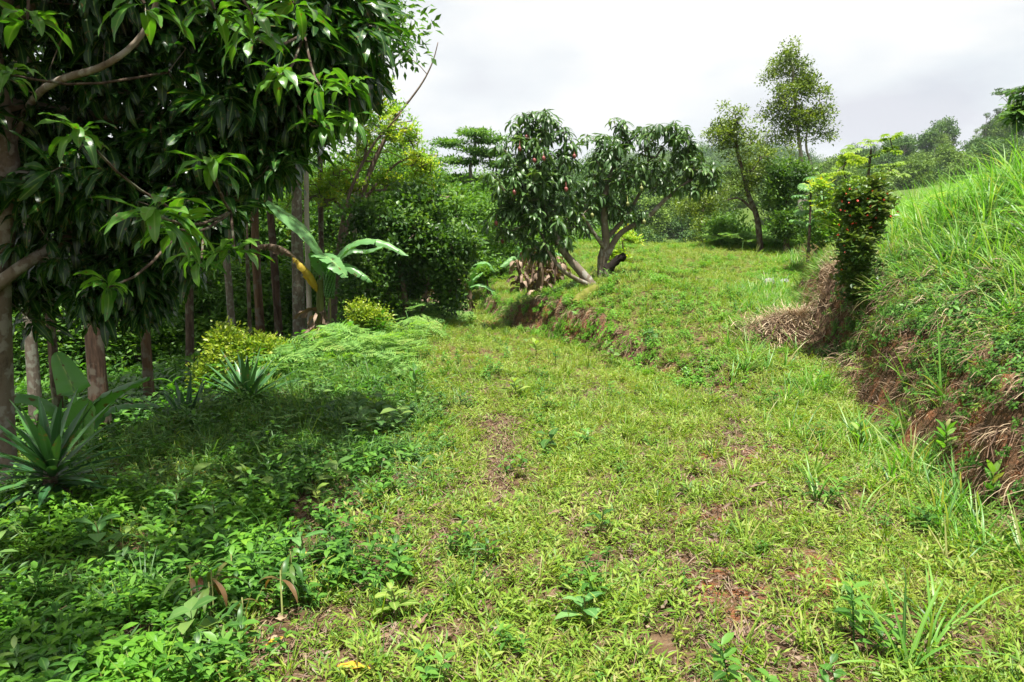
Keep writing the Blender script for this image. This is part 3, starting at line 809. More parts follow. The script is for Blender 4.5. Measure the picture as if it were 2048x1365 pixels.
# --- dense bushes and the tangled tree behind the banana
Y = 13.2
t = tp(Y, (812, 655), (810, 600), (800, 540), (790, 470))
tree('dense_tree', 'broad dark tree of small glossy leaves right of the banana plant', t, .07, [lb(765, 480, Y, 88, 80, 84), lb(835, 415, Y, 70, 45, 50), lb(865, 500, Y, 60, 75, 79), lb(770, 570, Y, 85, 60, 63), lb(870, 580, Y, 46, 40, 29), lb(900, 480, Y, 34, 50, 25), lb(710, 560, Y, 40, 70, 25), lb(745, 620, Y, 60, 30, 21)], T_dense, .95, M['dense'], M['twig'], per=3, spread=.15, twig=.013, jit=.5, keep=.8,
     extra=[([at(835, 650, Y), at(850, 600, Y), at(860, 540, Y)], .035, .015), ([at(785, 640, Y), at(765, 580, Y), at(750, 520, Y)], .03, .015)])
Y = 15
t = tp(Y, (655, 640), (680, 500), (720, 400), (750, 320), (790, 240))
tree('tangled_tree', 'pale yellow-green tree of bare tangled branches above the dark glossy tree', t, .09, [lb(790, 260, Y, 80, 60, 60), lb(700, 280, Y, 90, 70, 60), lb(850, 330, Y, 60, 40, 46), lb(720, 370, Y, 100, 40, 60), lb(850, 385, Y, 60, 26, 50), lb(640, 360, Y, 80, 60, 60), lb(600, 430, Y, 60, 50, 40), lb(745, 180, Y, 50, 50, 40)], T_pale, .75, M['pale'], M['twig'], twig=.012, step=.45, jit=.45, keep=.9,
     extra=[([at(660, 620, Y), at(690, 420, Y - .4), at(740, 300, Y - .5), at(800, 230, Y - .5)], .05, .015), ([at(700, 440, Y), at(790, 330, Y), at(870, 310, Y)], .04, .012), ([at(690, 420, Y), at(760, 380, Y - .5), at(900, 395, Y - .4)], .03, .01), ([at(770, 260, Y), at(800, 225, Y), at(842, 170, Y), at(865, 125, Y), at(876, 85, Y)], .028, .008), ([at(855, 150, Y), at(835, 128, Y), at(812, 112, Y)], .010, .005)])
Y = 9.3
tree('yellow_shrub', 'bushy box-like shrub with bright yellow-green leaves at the wood edge', tp(Y, (480, 800), (478, 760), (475, 720)), .03, [lb(470, 715, Y, 60, 40, 110), lb(430, 755, Y, 45, 34, 60), lb(540, 725, Y, 45, 40, 70), lb(455, 675, Y, 26, 18, 16), lb(490, 770, Y, 60, 26, 50), lb(575, 715, Y, 22, 30, 16)], T_round, .8, M['box'], M['bark_dark'], cat='shrub', per=2, spread=.05, twig=.003)
Y = 11.2
tree('shrub', 'small yellow-green shrub at the foot of the dark glossy tree', tp(Y, (730, 690), (728, 660), (725, 640)), .02, [lb(722, 640, Y, 26, 28, 26), lb(745, 625, Y, 22, 20, 14)], T_round, .8, M['box'], M['bark_dark'], cat='shrub', per=2, spread=.05)
Y = 17
tree('shrub', 'light green shrub showing behind the forked mango trunk', tp(Y, (1248, 530), (1246, 500), (1245, 480)), .03, [lb(1235, 500, Y, 30, 30, 30), lb(1258, 480, Y, 26, 20, 16)], T_pale, .8, M['pale'], M['twig'], cat='shrub')
tree('shrub', 'light green shrub among the banana stems under the mangoes', tp(16.5, (975, 600), (975, 570), (974, 555)), .03, [lb(972, 565, 16.5, 30, 26, 30), lb(1000, 545, 16.5, 24, 20, 14)], T_pale, .8, M['wood'], M['twig'], cat='shrub')

# --- trunks of the wood on the left
wood = [  # px base, px top, width, Y, bark, words
    (8, -6, 20, 9.5, 'bark_dark', 'thick dark trunk at the far left edge of the wood'),
    (58, 42, 26, 8.3, 'bark_grey', 'grey lichen-spotted trunk left of the young banana'),
    (106, 70, 20, 8.8, 'bark_dark', 'slightly leaning brown trunk behind the young banana'),
    (190, 168, 38, 8.4, 'bark_red', 'thickest red-brown flaking trunk beside the young banana'),
    (292, 272, 21, 9.6, 'bark_orange', 'smooth peeling trunk between the thick red one and the yuccas'),
    (376, 384, 17, 12, 'bark_dark', 'thin shaded trunk left of the yellow-green shrub'),
    (470, 430, 17, 12.5, 'bark_grey', 'grey leaning trunk above the yellow-green shrub'),
    (524, 505, 19, 13.6, 'bark_orange', 'orange-brown trunk right of the leaning grey one'),
    (560, 530, 17, 14.6, 'bark_red', 'slim red-brown trunk left of the banana plant'),
    (600, 592, 27, 12.7, 'bark_grey', 'stout two-toned trunk standing just left of the banana plant'),
    (622, 612, 12, 12.4, 'bark_pale', 'very thin pale trunk against the stout one by the banana'),
    (500, 484, 9, 11.5, 'bark_dark', 'pole-thin dark trunk over the yellow-green shrub'),
    (340, 322, 10, 15, 'bark_grey', 'pole-thin grey trunk deep in the shaded wood'),
    (420, 402, 12, 17, 'bark_red', 'thin red-brown trunk deep behind the shrub'),
    (250, 236, 10, 15, 'bark_pale', 'pole-thin pale trunk deep between two thicker ones'),
    (648, 640, 13, 16, 'bark_dark', 'dark trunk just behind the banana leaves'),
    (700, 716, 11, 18, 'bark_grey', 'thin grey trunk in the gap right of the banana'),
    (140, 150, 13, 16, 'bark_dark', 'dark trunk far back behind the young banana'),
]
for i, (pb, pt, w, Y, bk, words_) in enumerate(wood):
    b = at(pb, 700, Y); b[2] = gz(b[0], b[1]) - .1
    top = at(pt, 300, Y); mid = at((pb * .5 + pt * .5) + random.uniform(-4, 4), 520, Y)
    hi = at(pt - (pb - pt) * .5, 40, Y); hi2 = at(pt - (pb - pt), -150, Y)
    c = hi2
    lo = [((c[0] + random.uniform(-.4, .4), c[1] + random.uniform(-.4, .6), c[2] + 0.4), (1.5, 1.5, 1.0), 46), ((hi[0] + random.uniform(-.8, .8), hi[1] + .5, hi[2] + .4), (1.1, 1.1, .7), 22)]
    if pb > 640: lo = lo[1:]
    if pb > 480: lo.append(((top[0], top[1] + .2, top[2] + .6), (.8, .8, .5), 8))
    tree('woodland_tree', words_, [b, mid, top, hi, hi2], w * .5 * Y / F * .95, lo, T_wood, 1.0, M['wood'], M[bk], 'trees of the wood on the left', per=2, spread=.3, rtop=w * .25 * Y / F, step=.5, sides=10)

for px_, py_, Y, w_, h_, n_, mt_, lab_ in ((1455, 458, 20.5, 40, 22, 40, 'feather', 'light green feathery bush left of the leaning slim tree'), (1530, 462, 21, 34, 20, 30, 'wood', 'low bush at the crest between the slim trees'), (1645, 460, 16, 34, 24, 30, 'wood', 'leafy bush at the foot of the broad-leaved sapling')):
    tree('bush', lab_, tp(Y, (px_, 490), (px_, 475), (px_, py_)), .02, [lb(px_, py_, Y, w_, h_, n_), lb(px_ + 22, py_ + 8, Y, w_ * .7, h_ * .7, n_ // 2)], T_med, .8, M[mt_], M['twig'], cat='bush', group='bushes on the crest', per=2, spread=.12)

# --- trees filling the back of the wood, eight builds reused
protos = []
for k in range(6):
    H = [5.5, 7.0, 6.2, 4.2, 8.0, 3.4][k]
    tr = [np.array([0, 0, -.2]), np.array([.1, 0, H * .3]), np.array([-.1, .1, H * .6]), np.array([.05, 0, H * .9])]
    lo = []
    for j in range(7):
        a = j * 2.4; zz = H * (.38 + .62 * j / 6)
        lo.append(((math.cos(a) * .8, math.sin(a) * .8, zz), (1.1, 1.1, .75), 16))
    protos.append((k, H, tr, lo))
made = {}
backs = [  # px, Y, top py, proto, mat, label
    (905, 31, 400, 0, 'feather', 'mid-green tree in the gap left of the feathery tree'), (985, 29, 400, 2, 'feather', 'light green tree behind the left mango crown'),
    (880, 22, 400, 3, 'wood', 'bushy tree behind the dark glossy tree, at its right'), (935, 20, 440, 5, 'feather', 'low light green tree at the end of the track'),
    (1000, 34, 400, 1, 'wood', 'distant green tree seen over the end of the track'), (960, 40, 380, 4, 'wood', 'tall pale-trunked tree far beyond the track end'),
    (830, 26, 340, 1, 'feather', 'light tree behind the tangled tree'), (740, 24, 330, 0, 'wood', 'green tree behind the tangled branches'), (660, 22, 380, 2, 'wood', 'green tree behind the banana leaves'),
    (580, 20, 420, 3, 'wood', 'bushy green tree behind the banana'), (520, 24, 380, 4, 'wood', 'tall green tree behind the orange-brown trunk'), (450, 19, 470, 5, 'wood', 'low leafy tree behind the yellow-green shrub'),
    (380, 22, 430, 2, 'wood', 'leafy tree in the shade behind the middle trunks'), (300, 18, 520, 5, 'wood', 'low leafy tree right of the thick red-brown trunk'), (220, 20, 480, 3, 'feather', 'light green tree between the thick trunks'),
    (120, 18, 500, 5, 'wood', 'low tree glimpsed left of the thick red-brown trunk'), (40, 20, 470, 3, 'wood', 'leafy tree at the back of the far left'), (-60, 22, 420, 1, 'wood', 'leafy tree beyond the left edge trunks'),
    (160, 27, 380, 0, 'wood', 'tree at the very back behind the young banana'), (480, 30, 330, 1, 'feather', 'tree at the back of the wood, light and tall'), (620, 32, 300, 4, 'wood', 'tall tree at the back of the wood over the banana'),
    (1040, 24, 460, 5, 'wood', 'low tree behind the banana stems under the mangoes'), (1110, 26, 470, 3, 'feather', 'light low tree behind the left mango trunk'), (1180, 30, 480, 5, 'wood', 'low tree between the two mango trunks'),
    (870, 34, 350, 0, 'feather', 'pale tree on the skyline left of the feathery tree'), (780, 32, 280, 4, 'wood', 'tall tree on the skyline behind the tangled one'),
    (350, 34, 330, 4, 'wood', 'tall tree at the very back of the shaded wood'), (260, 14.5, 600, 5, 'wood', 'low leafy tree just behind the smooth peeling trunk'), (420, 15.5, 560, 5, 'feather', 'low light leafy tree behind the shrub'), (80, 14, 620, 5, 'wood', 'low dark leafy tree behind the grey lichen trunk'), (540, 17, 560, 5, 'wood', 'low leafy tree between the slim trunks')]
for px, Y, tpy, k, mt, words_ in backs:
    x, y = at(px, 500, Y)[:2]; z = gz(x, y) - .1; top = at(px, tpy, Y)[2]
    _, H, tr, lo = protos[k]
    s = max(.35, (top - z) / H)
    key = (k, mt)
    if key not in made:
        r_, _p = tree('leafy_tree', words_, [p.copy() for p in tr], .09, lo, T_wood, 1.15, M[mt], M['bark_grey' if k % 2 else 'bark_dark'], 'leafy trees closing the view', per=3, spread=.3, step=.5, twig=.008)
        r_.location = (x, y, z); r_.scale = (max(s, .75), max(s, .75), s); r_.rotation_euler = (0, 0, random.random() * 6)
        made[key] = r_
    else:
        dup(made[key], (x, y, z), random.random() * 6, (max(s, .75), max(s, .75), s), words_)

# feathery layered tree on the skyline
Y = 27
t = tp(Y, (950, 560), (948, 470), (945, 400), (940, 330))
tree('feathery_tree', 'flat-topped feathery tree rising on the skyline left of the red-fruited mango', t, .14, [lb(955, 268, Y, 50, 7, 34), lb(915, 285, Y, 34, 8, 22), lb(985, 285, Y, 34, 7, 22), lb(945, 305, Y, 60, 9, 44), lb(910, 325, Y, 36, 9, 22), lb(975, 330, Y, 44, 9, 28), lb(935, 355, Y, 60, 12, 36), lb(900, 385, Y, 40, 14, 22), lb(965, 380, Y, 40, 14, 22)], T_flat, .9, M['feather'], M['bark_grey'], tilt=.12, step=.6, twig=.012)


# ------------------------------------------------------------------ banana plants
def banana_leaf(path, width, fall=.5, tear=.25, n=26, jag=0.0, seed=0, roll=0.0, A=.5, fallvar=.25):
    rs = random.Random(seed); P = spline(path, n); Tn = np.gradient(P, axis=0); Tn /= np.linalg.norm(Tn, axis=1, keepdims=True)
    B = Buf()
    up = np.array([0, 0, 1.0])
    S = []; Nn = []
    for i in range(n):
        s = np.cross(Tn[i], up)
        if np.linalg.norm(s) < .25: s = np.cross(Tn[i], np.array([0, 1.0, 0]))
        s = unit(s); nn = unit(np.cross(s, Tn[i]))
        c, q = math.cos(roll), math.sin(roll)
        S.append(s * c + nn * q); Nn.append(nn * c - s * q)
    pet = .10
    for sd in (1, -1):
        i = 0
        while i < n - 1:
            g = 1
            while i + g < n - 1 and rs.random() > tear: g += 1
            fl = fall + rs.uniform(-fallvar, fallvar) * (1 if tear > .05 else .2); shr = 1 - jag * rs.random()
            V = []; Mi = []
            for j in range(i, i + g + 1):
                u = j / (n - 1)
                w = 0 if u < pet else width * .5 * (math.sin(PI * min(1, ((u - pet) / (1 - pet)) ** .7 * .97 + .03)) ** .5)
                w = max(w, .012) * shr
                e = (j - i) / g - .5
                for k in range(4):
                    a = k / 3; ang = fl * (a ** 1.2)
                    q = P[j] + S[j] * sd * w * a * math.cos(ang) - Nn[j] * w * a * math.sin(ang) + Tn[j] * (w * a * .12 - e * .02 * a * (1 if g < n - 2 else 0)) + Nn[j] * .008 * math.sin(j * 2.1 + k)
                    V.append(q); Mi.append(1 - a)
            Q = [((r) * 4 + k, r * 4 + k + 1, (r + 1) * 4 + k + 1, (r + 1) * 4 + k) for r in range(g) for k in range(3)]
            B.add(V, Q, A + rs.uniform(-.12, .12), Mi); i += g
    tube(B, P - np.array(Nn) * .006, np.linspace(.018, .004, n) * (width / .5 + .3), 5, 1.0)
    return B


def stemtube(pts, r0, r1, sides=12):
    B = Buf(); P = spline(pts, 14); tube(B, P, np.linspace(r0, r1, 14) * (1 + .1 * rng.random(14)), sides, bump=.12); return B


def dead_strips(P, r, n, L, spread=.5):
    B = Buf()
    for i in range(n):
        t_ = random.random(); j = min(int(t_ * (len(P) - 1)), len(P) - 2); p = P[j] + (P[j + 1] - P[j]) * (t_ * (len(P) - 1) - j)
        az = random.random() * 2 * PI
        b = p + np.array([math.cos(az), math.sin(az), 0]) * r
        blade(B, b, az, random.uniform(-.3, .4), L * random.uniform(.5, 1.2), random.uniform(.04, .10), 6, random.uniform(1.4, 2.3), .7, .02, random.random(), 'strip' if i % 3 else 'leaf', .1, random.uniform(-1.5, 1.5), random.random() * 6, 9)
    return B


# the tall banana with its bunch
Y = 11.9
b = at(642, 712, Y); b[2] = gz(b[0], b[1]) - .05
bp = empty('banana_plant', b, 'tall banana plant with a hanging green bunch and one dry leaf', 'banana plant')
cr = at(640, 560, Y)
st = [b, at(640, 660, Y), at(640, 610, Y), cr]
obj('pseudostem', stemtube(st, .075, .045), M['stem_green'], bp)
obj('dead_sheath', dead_strips(spline([b, at(640, 620, Y)], 12), .06, 60, .30), M['banana_dry'], bp)
bl = [([(640, 560, 0), (652, 525, 0), (615, 465, -.1), (560, 420, -.15), (512, 392, -.2)], .50, .25, .05, .35),
      ([(645, 560, 0), (660, 520, -.1), (668, 495, -.2), (640, 515, -.35), (655, 545, -.5), (690, 548, -.6)], .42, .2, .10, .0),
      ([(650, 565, 0), (680, 505, 0), (720, 480, -.1), (770, 484, -.2), (817, 512, -.3)], .26, .7, .06, -.3),
      ([(650, 565, 0), (670, 520, .2), (700, 500, .3), (735, 500, .3), (770, 490, .3)], .24, .6, .12, .2),
      ([(650, 570, 0), (670, 530, .1), (700, 530, 0), (728, 548, -.1), (745, 565, -.1)], .28, .9, .15, .1)]
for i, (pp, w, fa, te, ro) in enumerate(bl):
    path = [at(a, c, Y + d) for a, c, d in pp]
    if i == 1: path = [at(650, 572, Y), at(640, 512, Y - .1), at(655, 515, Y - .3), at(675, 532, Y - .4), at(695, 556, Y - .45)]
    obj('leaf', banana_leaf(path, w, fa, te, 28, .06, i, ro, .6), M['banana'], bp)
lf = obj('leaf', banana_leaf([at(636, 590, Y), at(628, 555, Y - .1), at(605, 528, Y - .2), at(585, 512, Y - .2)], .28, 1.35, .35, 16, .3, 8, .3, .5), M['banana_sick'], bp); lf['label'] = 'yellowing half of the hanging leaf'
lf = obj('leaf', banana_leaf([at(592, 516, Y - .2), at(570, 497, Y - .2), at(540, 488, Y - .2), at(510, 492, Y - .2)], .30, 1.5, .55, 20, .45, 9, .0, .5), M['banana_dry'], bp); lf['label'] = 'shrivelled brown end of the hanging leaf'
B = Buf(); tube(B, spline([at(643, 565, Y), at(650, 552, Y - .1), at(658, 560, Y - .2), at(660, 590, Y - .22), at(662, 690, Y - .2)], 14), np.linspace(.022, .010, 14), 6); obj('flower_stalk', B, M['stem_green'], bp)
B = Buf()
for h in range(9):
    c = at(659, 553 + h * 5.2, Y - .2)
    for k in range(11):
        az = k * 2 * PI / 11 + h * .4; L = .11 * (1 - h * .045); r = .028
        p0 = c + np.array([math.cos(az), math.sin(az), 0]) * r
        q = [p0, p0 + np.array([math.cos(az), math.sin(az), 0]) * L * .45 + [0, 0, .012], p0 + np.array([math.cos(az), math.sin(az), 0]) * L * .62 + [0, 0, L * .5], p0 + np.array([math.cos(az), math.sin(az), 0]) * L * .6 + [0, 0, L * .8]]
        tube(B, q, [.009, .016, .015, .005], 5)
obj('banana_bunch', B, M['bananas'], bp)
B = ball(at(662, 702, Y - .2), (.035, .035, .07)); o = obj('flower_bud', B, plain('banana_bud', (.10, .035, .03)), bp)

# young banana in the shade on the left
Y = 6.6
b = at(150, 900, Y); b[2] = gz(b[0], b[1]) - .05
yb = empty('banana_plant', b, 'young banana plant with one broad upright leaf, behind the near yucca', 'banana plant')
obj('pseudostem', stemtube([b, at(152, 880, Y), at(156, 850, Y)], .06, .035), M['stem_green'], yb)
for i, (path, w, fa, te, ro) in enumerate([([at(160, 880, Y), at(158, 820, Y), at(143, 770, Y), at(112, 705, Y)], .30, .15, .0, 1.1),
                                          ([at(160, 880, Y), at(175, 830, Y), at(215, 785, Y - .1), at(300, 753, Y - .2)], .26, .5, .05, .1),
                                          ([at(155, 880, Y), at(130, 830, Y), at(80, 795, Y - .1), at(20, 790, Y - .2), at(-30, 812, Y - .3)], .22, .8, .22, -.3),
                                          ([at(160, 880, Y), at(195, 830, Y + .2), at(250, 808, Y + .3), at(320, 810, Y + .3)], .22, .5, .05, .1),
                                          ([at(160, 890, Y), at(166, 860, Y - .3), at(168, 830, Y - .4), at(180, 800, Y - .5)], .30, .3, .0, .9)]):
    obj('leaf', banana_leaf(path, w, fa, te, 24, .04, 20 + i, ro, .3), M['banana'], yb)

# small and dead bananas at the end of the track
def small_banana(px, py, Y, top, leaves, label, dry=True, r=.06, dl=.26, group='banana stems at the end of the track', lean=0):
    b = at(px, py, Y); b[2] = gz(b[0], b[1]) - .05
    e = empty('banana_plant', b, label, 'banana plant', group)
    tpnt = at(px + lean, top, Y)
    P = spline([b, (b + tpnt) / 2 + [.03, 0, 0], tpnt], 10)
    B = Buf(); tube(B, P, np.linspace(r, r * .6, 10), 10, bump=.2); obj('pseudostem', B, M['stem_dry' if dry else 'stem_green'], e)
    if dl: obj('dead_sheath', dead_strips(P, r * .9, 46, dl), M['banana_dry'], e)
    for i, (path, w) in enumerate(leaves):
        obj('leaf', banana_leaf([tpnt] + [at(a, c, Y + d) for a, c, d in path], w, .5, .15, 20, .1, int(px) + i, random.uniform(-.2, .4), .8), M['banana'], e)
    return e


small_banana(903, 652, 15.0, 545, [], 'headless dead banana stem wrapped in hanging brown leaves', r=.07, dl=.4)
small_banana(930, 640, 15.6, 590, [([(945, 560, 0), (965, 545, 0)], .24), ([(935, 560, -.1), (950, 530, -.2), (975, 525, -.3), (990, 545, -.3)], .26), ([(940, 575, -.1), (960, 568, -.2), (985, 580, -.2), (996, 600, -.3)], .22)], 'young banana with four pale green leaves beside the headless dead stem', dry=False, dl=.18)
small_banana(850, 650, 14.6, 575, [], 'short ragged dead banana stem at the foot of the dark glossy tree', r=.06, dl=.35)
small_banana(868, 650, 13.6, 632, [([(885, 625, 0), (905, 640, -.1)], .14), ([(855, 618, 0), (835, 632, -.1)], .14), ([(870, 610, 0), (875, 600, 0)], .12)], 'small banana sucker between the dead stems', dry=False, r=.03, dl=0)
small_banana(1045, 606, 15.8, 520, [([(1025, 515, 0), (1000, 535, -.1)], .22), ([(1055, 500, 0), (1080, 510, 0)], .22), ([(1040, 495, 0), (1032, 500, 0)], .2)], 'banana with yellow-green leaves left of the dead stems under the mango', r=.055, dl=.25, lean=-12)
small_banana(1075, 612, 14.6, 500, [], 'thick dead banana stem shrouded in grey-brown leaves under the left mango', r=.085, dl=.38, lean=8)
small_banana(1095, 600, 15.2, 500, [([(1110, 505, 0), (1130, 512, 0)], .16)], 'slim straight banana stem right of the thick dead one', r=.045, dl=.14)
small_banana(1110, 596, 15.0, 515, [], 'rightmost dead banana stem by the leaning mango trunk', r=.055, dl=.3)
small_banana(1060, 600, 16.5, 520, [], 'narrow banana stem hidden behind the thick dead one', r=.045, dl=.2, lean=4)


# ------------------------------------------------------------------ yuccas
def yucca(px, py, Y, top, n, L, label, spread=1.0):
    b = at(px, py, Y); b[2] = gz(b[0], b[1]) - .03
    e = empty('yucca', b, label, 'yucca', 'yuccas along the wood edge')
    tpt = at(px + 2, top, Y); H = tpt[2] - b[2]
    B = Buf(); tube(B, spline([b, (b + tpt) / 2, tpt], 8), np.linspace(.05, .035, 8), 8, bump=.2); obj('stem', B, M['bark_dark'], e)
    C = Buf(); Dd = Buf()
    for i in range(n):
        u = i / (n - 1)       # 0 top, 1 bottom
        az = i * 2.39996 + random.uniform(-.15, .15)
        el = 1.45 - 1.75 * u ** .75 + random.uniform(-.12, .12)
        base = tpt + np.array([math.cos(az), math.sin(az), 0]) * .025 - [0, 0, u * H * .55]
        blade(C, base, az, el, L * (1 - .25 * abs(u - .4)) * random.uniform(.8, 1.1), .058, 6, random.uniform(.0, .35) + .25 * u, .35, 0, random.random(), 'sword')
    for i in range(n // 3):
        az = random.random() * 2 * PI
        base = tpt - [0, 0, H * random.uniform(.45, .8)] + np.array([math.cos(az), math.sin(az), 0]) * .03
        blade(Dd, base, az, random.uniform(-.9, -.1), L * random.uniform(.6, .95), .04, 5, random.uniform(.3, .9), .3, 0, random.random(), 'sword')
    obj('leaf_rosette', C, M['yucca'], e); o = obj('dead_leaf_skirt', Dd, M['yucca_dry'], e)


yucca(100, 1050, 4.15, 925, 66, .45, 'largest and nearest yucca, at the left edge of the weeds')
yucca(372, 905, 6.6, 855, 60, .50, 'middle yucca, low between the near one and the yellow-green shrub')
yucca(492, 870, 7.0, 800, 70, .56, 'furthest yucca, right below the yellow-green shrub')

# ------------------------------------------------------------------ heap of dry grass, litter and log
hp = hit(1612, 700); hx, hy = hp[0] + .05, hp[1] + .45
c0 = np.array([hx, hy, gz(hx, hy)])
B = Buf(); nth, nph = 26, 40
V = []; Q = []
for i in range(nth + 1):
    rr = i / nth
    for k in range(nph):
        a = 2 * PI * k / nph; x = hx + .74 * rr * math.cos(a); y = hy + .52 * rr * math.sin(a)
        V.append((x, y, gz(x, y) - .02 + .34 * (1 - rr ** 2.2) ** .8 + .05 * (float(vnoise(x * 7, y * 7, 4)) - .5) * (1 - rr)))
for i in range(nth):
    for k in range(nph): Q.append((i * nph + k, (i + 1) * nph + k, (i + 1) * nph + (k + 1) % nph, i * nph + (k + 1) % nph))
B.add(V, Q); V0 = np.array(V)
root = empty('grass_heap', c0, 'mound of cut dry brown grass at the foot of the right bank', 'grass heap')
obj('core', B, plain('packed_dry_grass', (.11, .07, .045), .95, .1), root)
S = Buf()
for i in range(3600):
    p = V0[rng.integers(0, len(V0))] + [rng.normal() * .04, rng.normal() * .04, random.uniform(0, .035)]
    if i % 6 == 0: p = np.array([hx + rng.normal() * .55, hy + rng.normal() * .4, 0]); p[2] = gz(p[0], p[1]) + .015 if math.hypot((p[0] - hx) / .74, (p[1] - hy) / .52) > 1 else gz(p[0], p[1]) + .2
    blade(S, p, random.random() * 6.3, random.uniform(-.5, .5), random.uniform(.10, .34), random.uniform(.003, .009), 3, random.uniform(-.8, 1.0), .1, 0, random.random(), 'strip')
obj('straw', S, M['straw_light'], root)

for px, py, s, lab in ((1538, 574, .14, 'crumpled white plastic sheet lying in the grass above the heap'), (1566, 572, .10, 'smaller torn white plastic piece right of the larger one')):
    p = hit(px, py) + np.array([0, -.05, .05]); s *= 1.0; B = Buf(); n = 9; V = []
    for j in range(n):
        for i in range(n):
            u, v = i / (n - 1) - .5, j / (n - 1) - .5
            V.append(p + np.array([u * s * 1.5 + rng.normal() * .008, v * s + rng.normal() * .008, .05 + .10 * s / .14 * float(vnoise(u * 7 + px, v * 7, 3)) - .05 * (u * u + v * v) * 4]))
    B.add(V, [(j * n + i, j * n + i + 1, (j + 1) * n + i + 1, (j + 1) * n + i) for j in range(n - 1) for i in range(n - 1)])
    o = obj('plastic_litter', B, M['pot'], origin=tuple(p)); props(o, lab, 'litter', 'white plastic litter')

B = Buf(); P = spline([hit(1150, 612) + [0, 0, .04], hit(1172, 596) + [0, 0, .06], hit(1192, 584) + [0, 0, .06]], 10); tube(B, P, [.05, .07, .08, .085, .08, .085, .08, .075, .07, .05], 10, bump=.3)
o = obj('log', B, M['moss'], origin=tuple(P[0])); props(o, 'short mossy yellow-green log at the foot of the leaning mango', 'log')
B = Buf(); P = spline([at(1215, 540, 12.9), at(1235, 520, 12.9), at(1252, 512, 12.9)], 8); tube(B, P, [.09, .08, .075, .07, .07, .07, .06, .04], 8, bump=.5)
P0 = P[0].copy()
o = obj('stump', B, plain('charred_wood', (.02, .016, .013), .95, .1), origin=tuple(P0)); props(o, 'charred black stump of a limb at the forked mango trunk', 'stump')
B = Buf()
for a, c in (((1420, 1000), (1490, 985)),): pass

# bare fallen branches in the left weeds
for (q, lab) in (([(190, 895), (240, 905), (290, 930), (320, 935)], 'thin bare fallen branch lying over the weeds right of the near yucca'),):
    pts_ = [at(a, c, 5.2) for a, c in q]; B = Buf(); tube(B, spline(pts_, 12), np.linspace(.008, .004, 12), 5)
    o = obj('branch', B, M['twig'], origin=tuple(pts_[0])); props(o, lab, 'branch')


# ------------------------------------------------------------------ single plants one can point to
def seedling(px, py, H, nl, L, W, mat, label, cat='plant', el=.5, name='seedling', pairs=True, curl=1.0, group=None, bare=.3, segs=6):
    p = hit(px, py); e = empty(name, p, label, cat, group)
    B = Buf(); top = p + np.array([random.uniform(-.03, .03), random.uniform(-.03, .03), H]); P = spline([p - [0, 0, .02], (p + top) / 2 + [.01, 0, 0], top], 6); tube(B, P, np.linspace(.006, .003, 6), 5); obj('stem', B, M['stem_green'], e)
    for i in range(nl):
        u = bare + (1 - bare) * (i // 2 + .5) / max(1, (nl + 1) // 2) if pairs else bare + (1 - bare) * (i + 1) / nl
        az = (i % 2) * PI + (i // 2) * 1.57 + .4 if pairs else i * 2.4
        l = L * (1 - .35 * u + (.2 if u < .9 else -.1)) * random.uniform(.85, 1.1)
        C = Buf(); blade(C, p + (top - p) * min(1, u), az + random.uniform(-.2, .2), el + .5 * u * u, l, W * l / L, segs, curl * random.uniform(.7, 1.2), .15, .002, random.random(), 'leaf', .12, random.uniform(-.2, .2), random.random() * 6)
        obj('leaf', C, mat, e)


W_ = M['weed']
seedling(205, 1120, .20, 6, .15, .075, M['broad'], 'broad-leaved seedling in the shaded weeds, right below the near yucca', el=.3)
seedling(430, 1075, .20, 7, .13, .06, M['broad'], 'grey-green seedling left of the centre of the shaded weeds', el=.3)
seedling(345, 1045, .16, 5, .11, .05, M['broad'], 'small pale seedling between two larger ones in the shaded weeds', el=.5)
seedling(604, 1145, .22, 7, .14, .045, M['broad'], 'tobacco-like seedling standing over a yellow leaf at the shade edge', el=.2)
seedling(640, 1030, .16, 6, .10, .05, M['cecropia'], 'yellow-green seedling behind the tobacco-like one')
seedling(1885, 930, .27, 9, .13, .05, M['longgrass'], 'upright milkweed-like plant at the foot of the right bank', el=.8, curl=.6)
seedling(1978, 1020, .22, 6, .12, .055, M['longgrass'], 'small upright plant furthest right at the bank foot', el=.9, curl=.5)
seedling(1780, 905, .24, 9, .10, .04, M['weed'], 'leafy plant left of the milkweed-like one', el=.8, curl=.6)
seedling(1722, 900, .22, 7, .11, .05, M['longgrass'], 'pale leafy plant leftmost of the row at the bank foot', el=.7, curl=.6)
seedling(970, 1130, .12, 8, .09, .035, M['weed'], 'dark green seedling in the middle of the near grass', el=.6)
seedling(1195, 1075, .16, 7, .10, .035, M['weed'], 'light seedling right of the middle in the near grass', el=.4)
seedling(1165, 1260, .14, 7, .11, .05, M['broad'], 'broad pale seedling in the nearest grass, right of centre', el=.4)
seedling(790, 1240, .14, 8, .10, .045, M['cecropia'], 'yellow-green seedling in the nearest grass by the leaf litter', el=.3)
seedling(828, 800, .32, 10, .22, .05, M['weed'], 'dark leafy weed at the edge of the ferns', el=.6)
seedling(1030, 800, .20, 8, .16, .07, M['cecropia'], 'light leafy weed in the middle of the lower track', el=.5)
seedling(1110, 740, .28, 8, .10, .035, M['weed'], 'slender dark weed on the track below the cut bank', el=.6)
seedling(1070, 720, .24, 9, .16, .06, M['cecropia'], 'bushy light weed on the track below the cut bank', el=.5)
seedling(30, 1010, .25, 8, .16, .05, M['weed'], 'drooping weed at the far left edge below the near yucca', el=.5)
